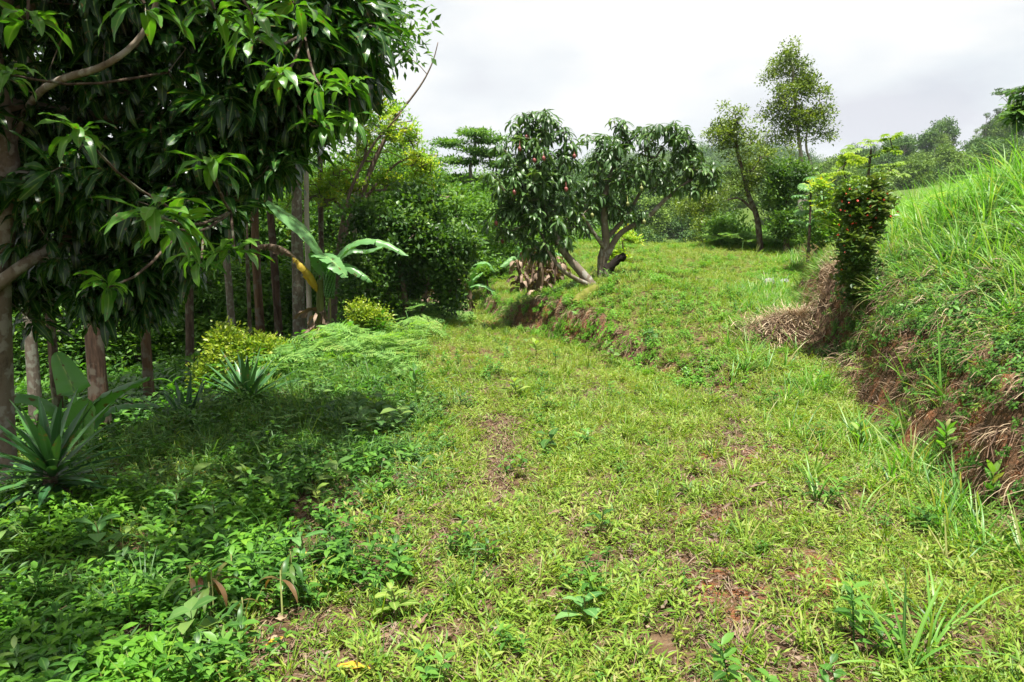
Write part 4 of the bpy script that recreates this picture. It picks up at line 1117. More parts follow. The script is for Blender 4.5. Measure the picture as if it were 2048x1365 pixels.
# pink tipped drooping seedling clump
p = hit(460, 1230); e = empty('mango_seedling', p, 'mango seedlings with limp reddish-tipped drooping leaves in the shaded weeds', 'seedling')
B = Buf(); C = Buf()
for k in range(9):
    q = p + np.array([rng.normal() * .16, rng.normal() * .12, 0]); H = random.uniform(.12, .26); B = Buf(); tube(B, [q, q + [0, 0, H]], [.004, .003], 4); obj('stem', B, M['stem_green'], e)
    for i in range(7): blade(C, q + [0, 0, H * random.uniform(.7, 1)], random.random() * 6.3, random.uniform(-.3, .4), random.uniform(.10, .17), .022, 6, random.uniform(1.2, 2.0), .25, .001, random.random(), 'leaf', .1)
obj('foliage', C, leafmat('drooping_seedling_leaf', [(.03, .10, .02), (.07, .16, .03), (.10, .12, .03), (.16, .07, .04)], rough=.4, trans=.35), e)


def clump(px, py, blades, label, group=None, mat=None):
    """grass clump with each long blade placed: az, elevation, length, width, curl"""
    p = hit(px, py); e = empty('grass_clump', p, label, 'grass clump', group)
    for az, el, L, W, cu in blades:
        C = Buf(); blade(C, p + [rng.normal() * .015, rng.normal() * .015, -.02], az, el, L, W, 9, cu, .3, .0015, random.random(), 'blade', 0, random.uniform(-.6, .6), random.random() * 6); obj('blade', C, mat or M['longgrass'], e)


def fan(n, L, W, el=(.6, 1.4), cu=(.3, 1.3)):
    return [(random.random() * 6.3, random.uniform(*el), L * random.uniform(.6, 1.1), W * random.uniform(.8, 1.1), random.uniform(*cu)) for _ in range(n)]


clump(1815, 1345, [(1.9, 1.25, .42, .020, .3), (2.6, 1.1, .46, .022, .3), (.6, 1.15, .42, .022, .5), (1.2, 1.4, .40, .018, .2), (2.9, .9, .34, .018, .4), (.1, .9, .30, .024, .8), (3.3, .7, .40, .016, 1.2), (-.3, .5, .28, .020, 1.0), (-.8, .8, .3, .02, .6), (2.2, .9, .3, .016, .3)], 'broad-bladed grass clump nearest the camera at the lower right')
clump(1905, 1150, [(1.4, 1.35, .30, .014, .2), (2.5, 1.0, .34, .012, .6), (.4, .9, .34, .012, .8), (3.0, .7, .42, .010, .7), (2.0, 1.1, .26, .012, .4), (-.5, .7, .25, .012, .8)], 'thin grass clump of long arching blades behind the nearest one')
clump(1745, 985, fan(8, .34, .014), 'arching grass clump left of the milkweed-like plant')
clump(1600, 1020, fan(3, .20, .010, (.9, 1.4)), 'three-bladed grass tuft beside the red bare patch')
clump(1690, 880, fan(16, .34, .014), 'bright grass clump on the flat below the dry heap')
clump(1810, 770, fan(12, .50, .018, (.8, 1.4)), 'tall grass clump in front of the right bank')
clump(1880, 820, [(1.5, 1.4, .7, .018, .15), (1.9, 1.35, .55, .016, .2), (2.8, 1.0, .4, .014, .9)], 'clump of very tall straight blades before the right bank')
clump(640, 850, fan(14, .42, .012, (.9, 1.45), (.1, .8)), 'dark grass clump at the left verge of the track')
clump(740, 780, fan(14, .45, .012, (1.0, 1.5), (.1, .6)), 'upright grass clump among the ferns')
clump(855, 1010, fan(26, .16, .010, (.5, 1.3)), 'fine tufted grass clump on the shadow line')
clump(1450, 1075, fan(3, .16, .009, (.8, 1.4)), 'tiny grass tuft on the red bare patch')


def leaflet(px, py, L, W, label, mat='yellowleaf', az=None):
    p = hit(px, py); B = Buf()
    blade(B, p + [0, 0, .035], random.random() * 6 if az is None else az, .1, L, W, 8, random.uniform(-.4, .5), .3, .004, random.random(), 'leaf', .05, random.uniform(-.3, .3), 1.0)
    o = obj('fallen_leaf', B, M[mat], origin=tuple(p)); props(o, label, 'fallen leaf', 'large fallen leaves on the ground')


for px, py, s_, lab in ((1265, 1098, .030, 'pale beige stone half sunk in the near grass'), (1290, 868, .028, 'small tan stone at the side of the bare track'), (1430, 1075, .022, 'grey pebble on the red earth'), (905, 905, .02, 'small grey stone on the shadow line')):
    p = hit(px, py); fb_ = ball(p + [0, 0, s_ * .3], (s_ * 1.3, s_, s_ * .7), 10); fb_.V[0] = fb_.V[0] + rng.normal(size=fb_.V[0].shape) * s_ * .05
    o = obj('stone', fb_, plain('stone', (.15, .12, .09), .95, .1), origin=tuple(p)); props(o, lab, 'stone')
leaflet(795, 912, .17, .035, 'curled pale yellow fallen leaf in the shaded grass beside the track', az=0)
leaflet(600, 1122, .16, .035, 'long yellow leaf under the tobacco-like seedling', az=.1)
leaflet(175, 1190, .11, .035, 'yellow leaf caught upright in the left weeds', az=1.5)
leaflet(672, 1352, .13, .05, 'yellow fallen leaf at the bottom edge of the ground', az=0)
leaflet(530, 1312, .08, .035, 'small amber leaf among the nearest grass', az=.8)
leaflet(826, 1275, .10, .03, 'curled tan leaf on bare ground near the bottom centre', 'litter', az=1.0)
leaflet(745, 1300, .12, .03, 'brown leaf lying left of the curled tan leaf', 'litter', az=.5)
leaflet(870, 1292, .10, .022, 'narrow red-brown leaf right of the curled tan leaf', 'litter', az=0)
leaflet(760, 1005, .11, .03, 'tan leaf at the shadow line by the fine tufted grass', 'litter', az=1.2)
leaflet(855, 1030, .12, .03, 'folded brown leaf in front of the fine tufted grass', 'litter', az=.7)
leaflet(390, 960, .14, .04, 'orange-brown leaf in the shaded weeds below the yuccas', az=.2)
leaflet(1500, 985, .12, .04, 'curled tan leaf on the red bare patch', 'litter', az=.3)
leaflet(1095, 1040, .10, .03, 'small rust-brown leaf standing in the middle grass', 'litter', az=.3)

# ------------------------------------------------------------------ hill trees and skyline
def hill_proto(kind):
    B = Buf()
    if kind == 3:      # flat umbrella crown
        H = 8.5
        tube(B, spline([(0, 0, -1), (.2, 0, 3), (-.1, 0, 6), (.2, .1, H)], 8), np.linspace(.22, .1, 8), 5, .3, 1)
        pts = lobe_pts([((0, 0, H + .2), (3.0, 3.0, .35), 40), ((1.2, 0, H - .8), (1.6, 1.6, .25), 14)])
        for q in pts[::6]: tube(B, [(.1, 0, H - 1.8), (q + [0, 0, -.1])], [.07, .03], 3, .3, 1, cap=False)
        stamp(B, [spray(26, .6, .34, .2, flat=.25)], pts, 1.0, rand_rot(len(pts), .15)); return B
    if kind == 4:      # sparse tall tree
        H = 9.5
        tube(B, spline([(0, 0, -1), (.1, 0, 3), (-.2, 0, 6), (.0, .1, H)], 8), np.linspace(.16, .05, 8), 5, .3, 1)
        pts = lobe_pts([((0, 0, H), (.9, .9, .8), 16), ((.8, 0, H - 2), (.7, .7, .4), 8), ((-.8, 0, H - 3), (.7, .7, .4), 8), ((.4, 0, H - 4), (1, 1, .4), 8)])
        for q in pts[::3]: tube(B, [(0, 0, q[2] - .8), q], [.05, .02], 3, .3, 1, cap=False)
        stamp(B, [spray(20, .4, .28, .16, flat=.6)], pts, 1.0, rand_rot(len(pts), .3)); return B
    H = [4.6, 5.5, 3.8][kind]
    tube(B, [(0, 0, -2), (0, 0, H * .6)], [.25, .12], 5, .3, 1)
    lo = []
    for j in range(9):
        a = j * 2.4; r = 1.5 * (1 - j / 16)
        lo.append(((math.cos(a) * r, math.sin(a) * r, H * (.5 + .5 * j / 9)), (1.35, 1.35, 1.0), 15))
    pts = lobe_pts(lo)
    stamp(B, [spray(26, .5, .30, .19, flat=.7) for _ in range(2)], pts, 1.0, rand_rot(len(pts), .3)); return B


hp_me = {}
for kind in range(5):
    b_ = hill_proto(kind)
    for nm in ('hillA', 'hillB'):
        hp_me[(kind, nm)] = b_.mesh('hill_tree', [M[nm], M['bark_pale']])
gl = 'trees of the forested hillsides'
labs = {(0, 'hillA'): 'dark rounded tree in the forest cover of the hillside', (1, 'hillA'): 'dark domed tree in the forest cover of the hillside', (2, 'hillA'): 'low dark tree in the forest cover of the hillside',
        (0, 'hillB'): 'light green rounded tree in the forest cover of the hillside', (1, 'hillB'): 'light green domed tree in the forest cover of the hillside', (2, 'hillB'): 'low light green tree in the forest cover of the hillside',
        (3, 'hillA'): 'flat-topped umbrella tree standing above the hill forest', (4, 'hillA'): 'sparse tall thin tree standing above the hill forest', (4, 'hillB'): 'pale-trunked thin tree among the hill forest', (3, 'hillB'): 'light flat-topped tree in the hill forest'}


def htree(x, y, kind, nm, s, name='hillside_tree', label=None, sz=None):
    o = bpy.data.objects.new(name, hp_me[(kind, nm)]); COL.objects.link(o); o.location = (x, y, gz(x, y) - .1 * s)
    o.rotation_euler = (0, 0, random.random() * 6.3); o.scale = (s, s, (sz or s) * random.uniform(.9, 1.15))
    props(o, label or labs[(kind, nm)], 'tree', gl)


cand = []
def fill(y0, y1, px0, px1, sp):
    y = y0
    while y < y1:
        x = (px0 - 1024) / F * y
        while x < (px1 - 1024) / F * y:
            cand.append((x + random.uniform(-.45, .45) * sp, y + random.uniform(-.45, .45) * sp, sp)); x += sp
        y += sp
fill(112, 168, 1400, 2070, 5.0)
fill(74, 104, 1225, 1600, 3.7)
n_h = 0
for x, y, sp in cand:
    z = gz(x, y); px_ = 1024 + F * x / y
    if abs(px_ - 1888) < 20 and 150 < y: continue
    if 1470 < px_ < 1560 and 80 < y < 110 and random.random() < .85: continue     # the open yellowish field
    k = random.choice([0, 0, 1, 1, 2, 2, 4]) if y > 120 else random.choice([0, 1, 2])
    nm = 'hillB' if random.random() < (.3 if y > 120 else .6) else 'hillA'
    if n_h >= 330: break
    htree(x, y, k, nm, sp / 4.0 * random.uniform(.7, 1.15) * (.5 if k == 4 else 1)); n_h += 1
for px, Y_, k, s, lab in [(1985, 158, 3, 1.15, 'largest flat-topped tree on the ridge, left of the leafy tree at the right edge'), (1965, 160, 4, .9, 'sparse tall tree on the ridge left of the largest flat-topped one'), (1945, 162, 4, .8, 'thin feathery tree on the open part of the ridge'),
                          (1885, 163, 4, .7, 'small thin tree on the ridge above the red earth scar'), (1790, 150, 3, .75, 'flat-topped tree leaning over the ridge above the umbrella-leaved tree'), (1830, 163, 1, 1.5, 'bulky dark domed tree on the ridge left of the red earth scar'), (1862, 165, 1, 1.6, 'bulkiest dark tree on the ridge beside the red earth scar'), (1715, 160, 3, .6, 'small flat-topped tree low on the ridge'), (2010, 160, 1, 1.6, 'dark rounded tree under the largest flat-topped one')]:
    htree((px - 1024) / F * Y_, Y_, k, 'hillA', s * (.85 if k != 3 else 1.05), 'ridge_tree', lab)

# woods too far to count: the blue ridge and the hills behind everything
def joined_wood(name, n, fy, fx, s0, s1, label):
    B = Buf(); a0 = hill_proto(0).arr(); a1 = hill_proto(2).arr()
    th = []
    for a in (a0, a1):
        V, Q, A, Mm = a; keep = rng.random(len(Q)) < .3; th.append((V, Q[keep], A, Mm))
    y = fy(n); x = fx(n, y); z = hgt(x, y) - .3
    stamp(B, th, np.stack([x, y, z], 1), s0 + (s1 - s0) * rng.random(n), rand_rot(n, .05), mix=.7)
    V, Q, A, Mm = B.arr(); used = np.unique(Q); rm = np.full(len(V), -1); rm[used] = np.arange(len(used))
    C = Buf(); C.add(V[used], rm[Q], A[used], Mm[used])
    o = obj(name, C, M['hillA']); props(o, label, 'forest', kind='stuff')


joined_wood('far_forest', 500, lambda n: rng.uniform(330, 470, n), lambda n, y: (rng.uniform(1180, 1700, n) - 1024) / F * y, 2.2, 3.4, 'blue-green forest on the furthest ridge')
joined_wood('valley_forest', 260, lambda n: rng.uniform(46, 120, n), lambda n, y: (rng.uniform(-200, 1235, n) - 1024) / F * y, 1.0, 1.7, 'unbroken forest behind the left and middle trees')
print('hill trees', n_h)

# ------------------------------------------------------------------ scattered ground cover (stuff)
TC = bpy.data.collections.new


def tcol(name, bufs, mats):
    c = TC(name)
    for i, b in enumerate(bufs):
        o = bpy.data.objects.new(name + '_%02d' % i, b.mesh(name + '_%02d' % i, mats)); c.objects.link(o)
    return c


def scatter(name, label, cat, coll, ncoll, P, rot, scl):
    me = bpy.data.meshes.new(name); me.vertices.add(len(P)); me.vertices.foreach_set('co', np.asarray(P, np.float32).ravel())
    a = me.attributes.new('rot', 'FLOAT_VECTOR', 'POINT'); a.data.foreach_set('vector', np.asarray(rot, np.float32).ravel())
    a = me.attributes.new('scl', 'FLOAT', 'POINT'); a.data.foreach_set('value', np.asarray(scl, np.float32))
    a = me.attributes.new('pick', 'INT', 'POINT'); a.data.foreach_set('value', rng.integers(0, ncoll, len(P)).astype(np.int32))
    o = bpy.data.objects.new(name, me); COL.objects.link(o); props(o, label, cat, kind='stuff')
    g = bpy.data.node_groups.new(name + '_nodes', 'GeometryNodeTree')
    g.interface.new_socket('Geometry', in_out='INPUT', socket_type='NodeSocketGeometry'); g.interface.new_socket('Geometry', in_out='OUTPUT', socket_type='NodeSocketGeometry')
    N, L = g.nodes, g.links
    gi = N.new('NodeGroupInput'); go = N.new('NodeGroupOutput'); ip = N.new('GeometryNodeInstanceOnPoints'); ci = N.new('GeometryNodeCollectionInfo')
    ci.inputs[0].default_value = coll; ci.inputs[1].default_value = True; ci.inputs[2].default_value = True
    ip.inputs['Pick Instance'].default_value = True

    def na(nm, ty):
        n = N.new('GeometryNodeInputNamedAttribute'); n.data_type = ty; n.inputs[0].default_value = nm; return [s for s in n.outputs if s.enabled and s.name == 'Attribute'][0]
    e2r = N.new('FunctionNodeEulerToRotation'); L.new(na('rot', 'FLOAT_VECTOR'), e2r.inputs[0])
    L.new(gi.outputs[0], ip.inputs['Points']); L.new(ci.outputs[0], ip.inputs['Instance']); L.new(na('pick', 'INT'), ip.inputs['Instance Index'])
    L.new(e2r.outputs[0], ip.inputs['Rotation']); L.new(na('scl', 'FLOAT'), ip.inputs['Scale']); L.new(ip.outputs[0], go.inputs[0])
    m = o.modifiers.new('scatter', 'NODES'); m.node_group = g
    return o


def slope(x, y, e=.1):
    gx = (hgt(x + e, y) - hgt(x - e, y)) / (2 * e); gy = (hgt(x, y + e) - hgt(x, y - e)) / (2 * e)
    return gx, gy


def sample(n, y0, y1, dens, xlim=(-.78, .74), pw=1.0, pad=.8):
    """n candidates over the visible wedge, kept with probability dens(x, y)"""
    y = y0 + (y1 - y0) * rng.random(n) ** pw; w = (y * (xlim[1] - xlim[0]) + 2 * pad)
    keep = rng.random(n) < w / w.max() * 1.0
    y = y[keep]; x = y * xlim[0] - pad + rng.random(len(y)) * (y * (xlim[1] - xlim[0]) + 2 * pad)
    k = rng.random(len(x)) < dens(x, y)
    return x[k], y[k]


def place(x, y, up=.0, tilt=.15, follow=.5, dz=0.0):
    z = hgt(x, y) + dz; gx, gy = slope(x, y); n = len(x)
    # tilt towards the surface normal by 'follow'
    nx, ny = -gx * follow, -gy * follow
    ln = np.sqrt(nx * nx + ny * ny + 1); nx, ny, nz = nx / ln, ny / ln, 1 / ln
    nx = nx + rng.normal(0, tilt, n); ny = ny + rng.normal(0, tilt, n)
    th = np.arctan2(np.sqrt(nx * nx + ny * ny), nz); az = np.arctan2(ny, nx)
    # rotate about z by spin, tilt about y by th, then z by az : XYZ euler with extra spin folded in by az offset
    rot = np.stack([np.zeros(n), th, az], 1)
    return np.stack([x, y, z], 1), rot


def tuft_basket(nst, leaves, L, W, ht):
    """sprawling stems with short lance-shaped leaves"""
    B = Buf()
    for s in range(nst):
        az = random.random() * 6.3; r0_ = random.random() * .05; bx, by = math.cos(az) * r0_, math.sin(az) * r0_
        az2 = az + random.uniform(-.8, .8); e = random.uniform(.25, 1.3); l = ht * random.uniform(.5, 1.1)
        d = np.array([math.cos(az2) * math.cos(e), math.sin(az2) * math.cos(e), math.sin(e)]); av = random.random()
        for k in range(leaves):
            q = np.array([bx, by, 0]) + d * l * (k + .6) / leaves
            a = az2 + (1 if k % 2 else -1) * random.uniform(.3, 1.1); ee = random.uniform(.0, .9)
            o = np.array([math.cos(a) * math.cos(ee), math.sin(a) * math.cos(ee), math.sin(ee)])
            sd = unit(np.cross(o, [0, 0, 1.0]) + rng.normal(size=3) * .2)
            rhomb(B, q, o - np.array([0, 0, .15]), sd, L * random.uniform(.6, 1.15), W * random.uniform(.8, 1.1), np.clip(av * .6 + random.random() * .4, 0, 1))
        tube(B, [(bx, by, -.01), np.array([bx, by, 0]) + d * l], [.0016, .001], 3, .95, cap=False)
    return B


def tuft_fine(n, L, W, el=(.5, 1.45), rad=.03, seg=3):
    B = Buf()
    for i in range(n):
        az = random.random() * 6.3; r = random.random() * rad
        blade(B, (math.cos(az) * r, math.sin(az) * r, -.01), az + random.uniform(-.5, .5), random.uniform(*el), L * random.uniform(.5, 1.1), W, seg, random.uniform(.3, 1.5), .2, 0, random.random(), 'blade')
    return B


def weed_plant(H, nl, L, W, stems=3):
    B = Buf()
    for s in range(stems):
        az = random.random() * 6.3; e = random.uniform(.7, 1.4); h = H * random.uniform(.6, 1.1)
        d = np.array([math.cos(az) * math.cos(e), math.sin(az) * math.cos(e), math.sin(e)]); b = np.array([math.cos(az) * .02, math.sin(az) * .02, -.01])
        tube(B, [b, b + d * h], [.0025, .0015], 3, .3, cap=False)
        for i in range(nl):
            u = .25 + .75 * (i // 2 + 1) / (nl / 2); a = (i % 2) * PI + (i // 2) * 1.57 + az
            blade(B, b + d * h * min(1, u), a, random.uniform(.1, .7), L * (1.15 - .4 * u) * random.uniform(.8, 1.15), W, 3, random.uniform(.5, 1.3), .2, 0, random.random(), 'leaf', .08)
    return B


grass_c = tcol('basket_grass', [tuft_basket(random.randint(4, 13), random.randint(3, 6), random.uniform(.036, .060), random.uniform(.008, .0125), random.uniform(.06, .13)) for _ in range(14)] + [tuft_fine(random.randint(8, 20), random.uniform(.07, .14), random.uniform(.003, .006)) for _ in range(5)], M['grass'])
fine_c = tcol('fine_grass', [tuft_fine(22, .13, .006) for _ in range(4)], M['grass'])
weed_c = tcol('weed', [weed_plant(.20, 8, .075, .026) for _ in range(4)] + [weed_plant(.13, 6, .055, .022, 4) for _ in range(3)], M['weed'])
bright_c = tcol('bright_weed', [weed_plant(.15, 8, .070, .024) for _ in range(4)], leafmat('bright_weed_leaf', [(.06, .19, .015), (.11, .27, .022), (.17, .33, .03)], rough=.4, trans=.4, inst=True, rib=(.16, .32, .05)))
long_c = tcol('long_grass', [tuft_fine(24, .72, .019, (.75, 1.5), .12, 5) for _ in range(4)], M['longgrass'])
mid_c = tcol('mid_grass', [tuft_fine(18, .30, .011, (.5, 1.45), .06, 4) for _ in range(4)], M['longgrass'])


def clear(x, y):
    """how much bare ground shows (0 none, 1 bare)"""
    m = sstep(.50, .66, fbm(x * 1.5, y * 1.5, 77, 4)) * .5
    for cx, cy, sx, sy, k in [(1.75, 5.35, .75, .5, .95), (2.15, 7.7, .55, .8, .7), (1.1, 4.1, .4, .3, .8), (1.0, 3.2, .45, .25, .8), (2.5, 4.9, .5, .3, .6), (-.25, 7.6, .5, .9, .7), (-.9, 2.8, .9, .35, .8), (-.55, 3.9, .45, .35, .8), (1.5, 4.3, .7, .5, .6), (.3, 3.3, .4, .25, .6), (1.4, 2.75, .6, .2, .7), (-1.45, 2.75, .75, .35, .9), (-2.3, 3.3, .35, .25, .7), (-1.2, 4.1, .45, .3, .7), (-.7, 4.6, .5, .3, .7)]:
        m = np.maximum(m, k * np.exp(-(((x - cx) / sx) ** 2 + ((y - cy) / sy) ** 2)))
    for k, wd, pts_ in [(.55, .40, [(.9, 2.2), (.93, 3.3), (1.05, 4.07), (1.6, 5.2), (2.0, 6.5), (2.2, 8.3), (2.45, 10), (2.9, 12), (3.6, 17)]), (.6, .28, [(-.1, 4.5), (-.15, 6.5), (-.3, 8), (-.55, 10), (-.75, 13)]), (.45, .25, [(.9, 5.5), (.85, 8), (.4, 10.5), (-.1, 12.5)])]:
        py_ = [q[1] for q in pts_]; cx = np.interp(y, py_, [q[0] for q in pts_])
        m = np.maximum(m, k * np.exp(-((x - cx) / wd) ** 2) * (y > py_[0]) * (y < py_[-1]) * (.35 + 1.3 * sstep(.35, .6, fbm(x * 2.2, y * 1.2, 123))))
    return np.clip(m, 0, 1) * (1 - .62 * sstep(7.5, 10, y))


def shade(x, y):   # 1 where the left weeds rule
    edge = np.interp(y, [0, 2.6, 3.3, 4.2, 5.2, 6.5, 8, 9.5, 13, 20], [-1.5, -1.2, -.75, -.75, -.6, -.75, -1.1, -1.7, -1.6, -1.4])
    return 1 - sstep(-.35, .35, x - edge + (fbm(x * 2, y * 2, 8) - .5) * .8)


def isbank(x, y):
    gx, gy = slope(x, y); return sstep(.5, 1.0, np.sqrt(gx * gx + gy * gy))


def dg(x, y): return (1 - .93 * clear(x, y)) * (1 - .75 * shade(x, y)) * (1 - .85 * isbank(x, y))


def mk(name, label, cat, coll, nc, xy, smin, smax, **kw):
    x, y = xy; P, rot = place(x, y, **kw); n = len(x)
    return scatter(name, label, cat, coll, nc, P, rot, smin + (smax - smin) * rng.random(n) ** 1.3)


cat_ = lambda a, b: (np.concatenate([a[0], b[0]]), np.concatenate([a[1], b[1]]))
s1 = cat_(sample(54000, 1.9, 8.5, dg), sample(110000, 8.5, 24, dg, pw=1.1))
mk('grass', 'low yellow-green broad-bladed grass covering the track and terrace', 'grass', grass_c, 19, s1, .4, 1.3, tilt=.2)
s2 = sample(16000, 2, 22, lambda x, y: dg(x, y) * sstep(.46, .60, fbm(x * .9, y * .9, 55)))
mk('tufted_grass', 'taller fine grass tufts standing in the low grass', 'grass', fine_c, 4, s2, .6, 1.9)
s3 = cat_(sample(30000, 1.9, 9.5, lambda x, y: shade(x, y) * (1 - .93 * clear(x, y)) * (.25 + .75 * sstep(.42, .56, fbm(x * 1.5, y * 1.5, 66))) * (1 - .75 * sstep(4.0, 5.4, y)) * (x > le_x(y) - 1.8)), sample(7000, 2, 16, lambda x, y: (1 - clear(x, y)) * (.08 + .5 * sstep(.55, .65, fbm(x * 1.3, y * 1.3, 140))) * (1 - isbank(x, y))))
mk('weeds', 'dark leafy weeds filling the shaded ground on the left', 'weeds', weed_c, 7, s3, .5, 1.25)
s4 = sample(14000, 1.9, 4.3, lambda x, y: sstep(-1.0, -1.5, x) * (1 - .9 * clear(x, y)) * .6 * sstep(.45, .58, fbm(x * 1.6, y * 1.6, 91)))
mk('bright_weeds', 'bright green leafy weeds in the sun flecks at the lower left', 'weeds', bright_c, 4, s4, .6, 1.25)
tallw_c = tcol('tall_weed', [weed_plant(.36, 10, .085, .022, 2) for _ in range(3)] + [weed_plant(.24, 6, .13, .060, 1) for _ in range(3)] + [tuft_fine(12, .30, .009, (.7, 1.45)) for _ in range(2)] + [weed_plant(.10, 6, .10, .045, 2) for _ in range(2)], leafmat('tall_weed_leaf', [(.03, .085, .02), (.06, .15, .03), (.10, .21, .05), (.17, .26, .06)], rough=.5, trans=.4, inst=True, rib=(.14, .24, .07)))
sT = sample(5200, 2.2, 12, lambda x, y: (.03 + .97 * shade(x, y)) * (x > le_x(y) - 1.5) * (1 - .6 * clear(x, y)) * (.2 + .8 * sstep(.42, .6, fbm(x * 1.1, y * 1.1, 301))), xlim=(-.78, .3))
mk('tall_weeds', 'taller mixed weeds and grass standing out of the shaded mat', 'weeds', tallw_c, 10, sT, .55, 1.3)
sU = sample(16000, 7.5, 23, lambda x, y: (x > tb_x(y) - .1) * (x < rb_x(y)) * sstep(.40, .60, fbm(x * 1.2, y * 1.2, 401)), xlim=(-.1, .45))
mk('terrace_weeds', 'low leafy green herbs mixed into the grass of the upper terrace', 'weeds', bright_c, 4, sU, .4, 1.0)
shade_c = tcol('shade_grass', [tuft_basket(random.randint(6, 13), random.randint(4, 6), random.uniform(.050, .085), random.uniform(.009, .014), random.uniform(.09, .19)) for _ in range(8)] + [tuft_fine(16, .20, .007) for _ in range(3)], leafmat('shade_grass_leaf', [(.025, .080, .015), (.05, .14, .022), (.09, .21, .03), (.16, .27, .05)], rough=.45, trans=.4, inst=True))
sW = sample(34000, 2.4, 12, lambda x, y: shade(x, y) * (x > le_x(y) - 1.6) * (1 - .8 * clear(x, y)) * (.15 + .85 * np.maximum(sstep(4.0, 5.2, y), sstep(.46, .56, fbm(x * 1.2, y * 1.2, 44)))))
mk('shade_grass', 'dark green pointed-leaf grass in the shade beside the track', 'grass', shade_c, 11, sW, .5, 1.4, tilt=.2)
# undergrowth of the wood
s5 = sample(26000, 8, 26, lambda x, y: sstep(-.2, .8, le_x(y) - x), pw=.9)
mk('undergrowth', 'leafy undergrowth on the floor of the wood', 'undergrowth', weed_c, 7, s5, 1.4, 3.2)
big_c = tcol('leafy_cover', [Bf for Bf in [(lambda b: (stamp(b, T_wood, rng.normal(size=(7, 3)) * [.3, .3, .16] + [0, 0, .25], .62), b)[1])(Buf()) for _ in range(4)]], M['wood'])
s6 = sample(1500, 9.5, 30, lambda x, y: sstep(.6, 1.6, le_x(y) - x), pw=.9)
mk('leafy_undergrowth', 'knee-high bushy growth between the trunks of the wood', 'undergrowth', big_c, 4, s6, .5, 1.3)
# tall bright grass on the right bank
def rbk(x, y): return x - rb_x(y)
s7 = sample(19000, 3.2, 38, lambda x, y: sstep(.75, 1.3, rbk(x, y)) * (.25 + .75 * sstep(.40, .55, fbm(x * .8, y * .8, 61))), xlim=(.1, .95), pw=1.2)
mk('long_grass', 'tall bright green long-bladed grass over the right bank', 'grass', long_c, 4, s7, .55, 1.3, follow=.3, tilt=.12)
s8 = sample(24000, 2.6, 24, lambda x, y: np.clip(sstep(-1.2, -.1, rbk(x, y)) * (1 - sstep(.0, .3, rbk(x, y))) * sstep(.42, .6, fbm(x * 1.1, y * 1.1, 42)) * .9 + sstep(.45, .9, rbk(x, y)) * .75, 0, 1), xlim=(.1, .95))
mk('bank_grass', 'mid-length grass on the foot and face of the right bank', 'grass', mid_c, 4, s8, .6, 1.5, follow=.5)
s8b = sample(26000, 2.6, 9, lambda x, y: sstep(.0, .4, rbk(x, y)) * .8, xlim=(.1, .95))
mk('bank_weeds', 'small leafy weeds creeping over the near right bank', 'weeds', weed_c, 7, s8b, .35, .8, follow=.8)
s9 = sample(24000, 8, 22, lambda x, y: isbank(x, y) * (x < rb_x(y) - .5) * .95, xlim=(-.4, .5))
mk('bank_creepers', 'small creeping weeds hanging on the cut bank of the track', 'weeds', bright_c, 4, s9, .5, 1.3, follow=.8)
# plastic-littered clump of bluish grass on the terrace
sA = sample(9000, 9.5, 14.5, lambda x, y: np.exp(-(((x - 4.6) / .8) ** 2 + ((y - 12) / 1.3) ** 2)) * .8, xlim=(.1, .6))
mk('terrace_grass', 'lusher blue-green grass patch at the back of the terrace', 'grass', mid_c, 4, sA, .5, 1.0)


# ferns
def frond(L, W, np_=12):
    B = Buf(); P = [np.array([0, 0, 0.0])]; e = .35
    n = np_
    for i in range(n):
        e -= .06; P.append(P[-1] + np.array([0, math.cos(e), math.sin(e)]) * L / n)
    P = np.array(P); tube(B, P, np.linspace(.003, .001, n + 1), 3, .2, cap=False)
    for i in range(1, n + 1):
        u = i / n; w = W * (1 - u) ** .7 * (.55 + .9 * min(u * 3, 1)) * .5 + .012
        Tn = unit(P[i] - P[i - 1])
        for sd in (-1, 1):
            d = unit(np.array([sd * 1.0, .45, random.uniform(-.3, .05)]))
            rhomb(B, P[i], d, unit(np.cross([0, 0, 1.0], d) + rng.normal(size=3) * .15), w, .024, random.random())
            if w > .07: rhomb(B, P[i] + d * w * .3, unit(d * .7 + Tn), unit(np.cross([0, 0, 1.0], d)), w * .4, .016, random.random())
    return B


def fern_plant(nf, H, L):
    B = Buf(); fr = [frond(L, L * .75) for _ in range(2)]
    tube(B, [(0, 0, -.05), (0, 0, H)], [.005, .004], 4, .1)
    for k in range(nf):
        V, Q, A, Mm = fr[k % 2].arr(); a = k * 2.1 + random.random(); s = random.uniform(.65, 1.1)
        Rm = np.array([[math.cos(a), -math.sin(a), 0], [math.sin(a), math.cos(a), 0], [0, 0, 1]])
        B.add((V * s) @ Rm.T + [0, 0, H * random.uniform(.55, 1)], Q, np.clip(A * .5 + random.random() * .5, 0, 1), Mm)
    return B


fern_c = tcol('fern', [fern_plant(k, h, .46) for k, h in ((5, .30), (4, .40), (6, .18), (3, .34))], M['fern'])


def fernmask(x, y):
    edge = np.interp(y, [7.5, 8.5, 10, 12, 14, 16], [-1.9, -1.35, -1.15, -.95, -.85, -1.1]) + (fbm(x * 1.7, y * 1.1, 205) - .5) * 1.6
    return sstep(.36, .54, fbm(x * 1.6, y * 1.6, 207)) * (1 - sstep(-.25, .2, x - edge)) * sstep(7.6, 8.6, y) * (1 - sstep(14, 16, y)) * (1 - sstep(.5, 1.1, le_x(y) - x))


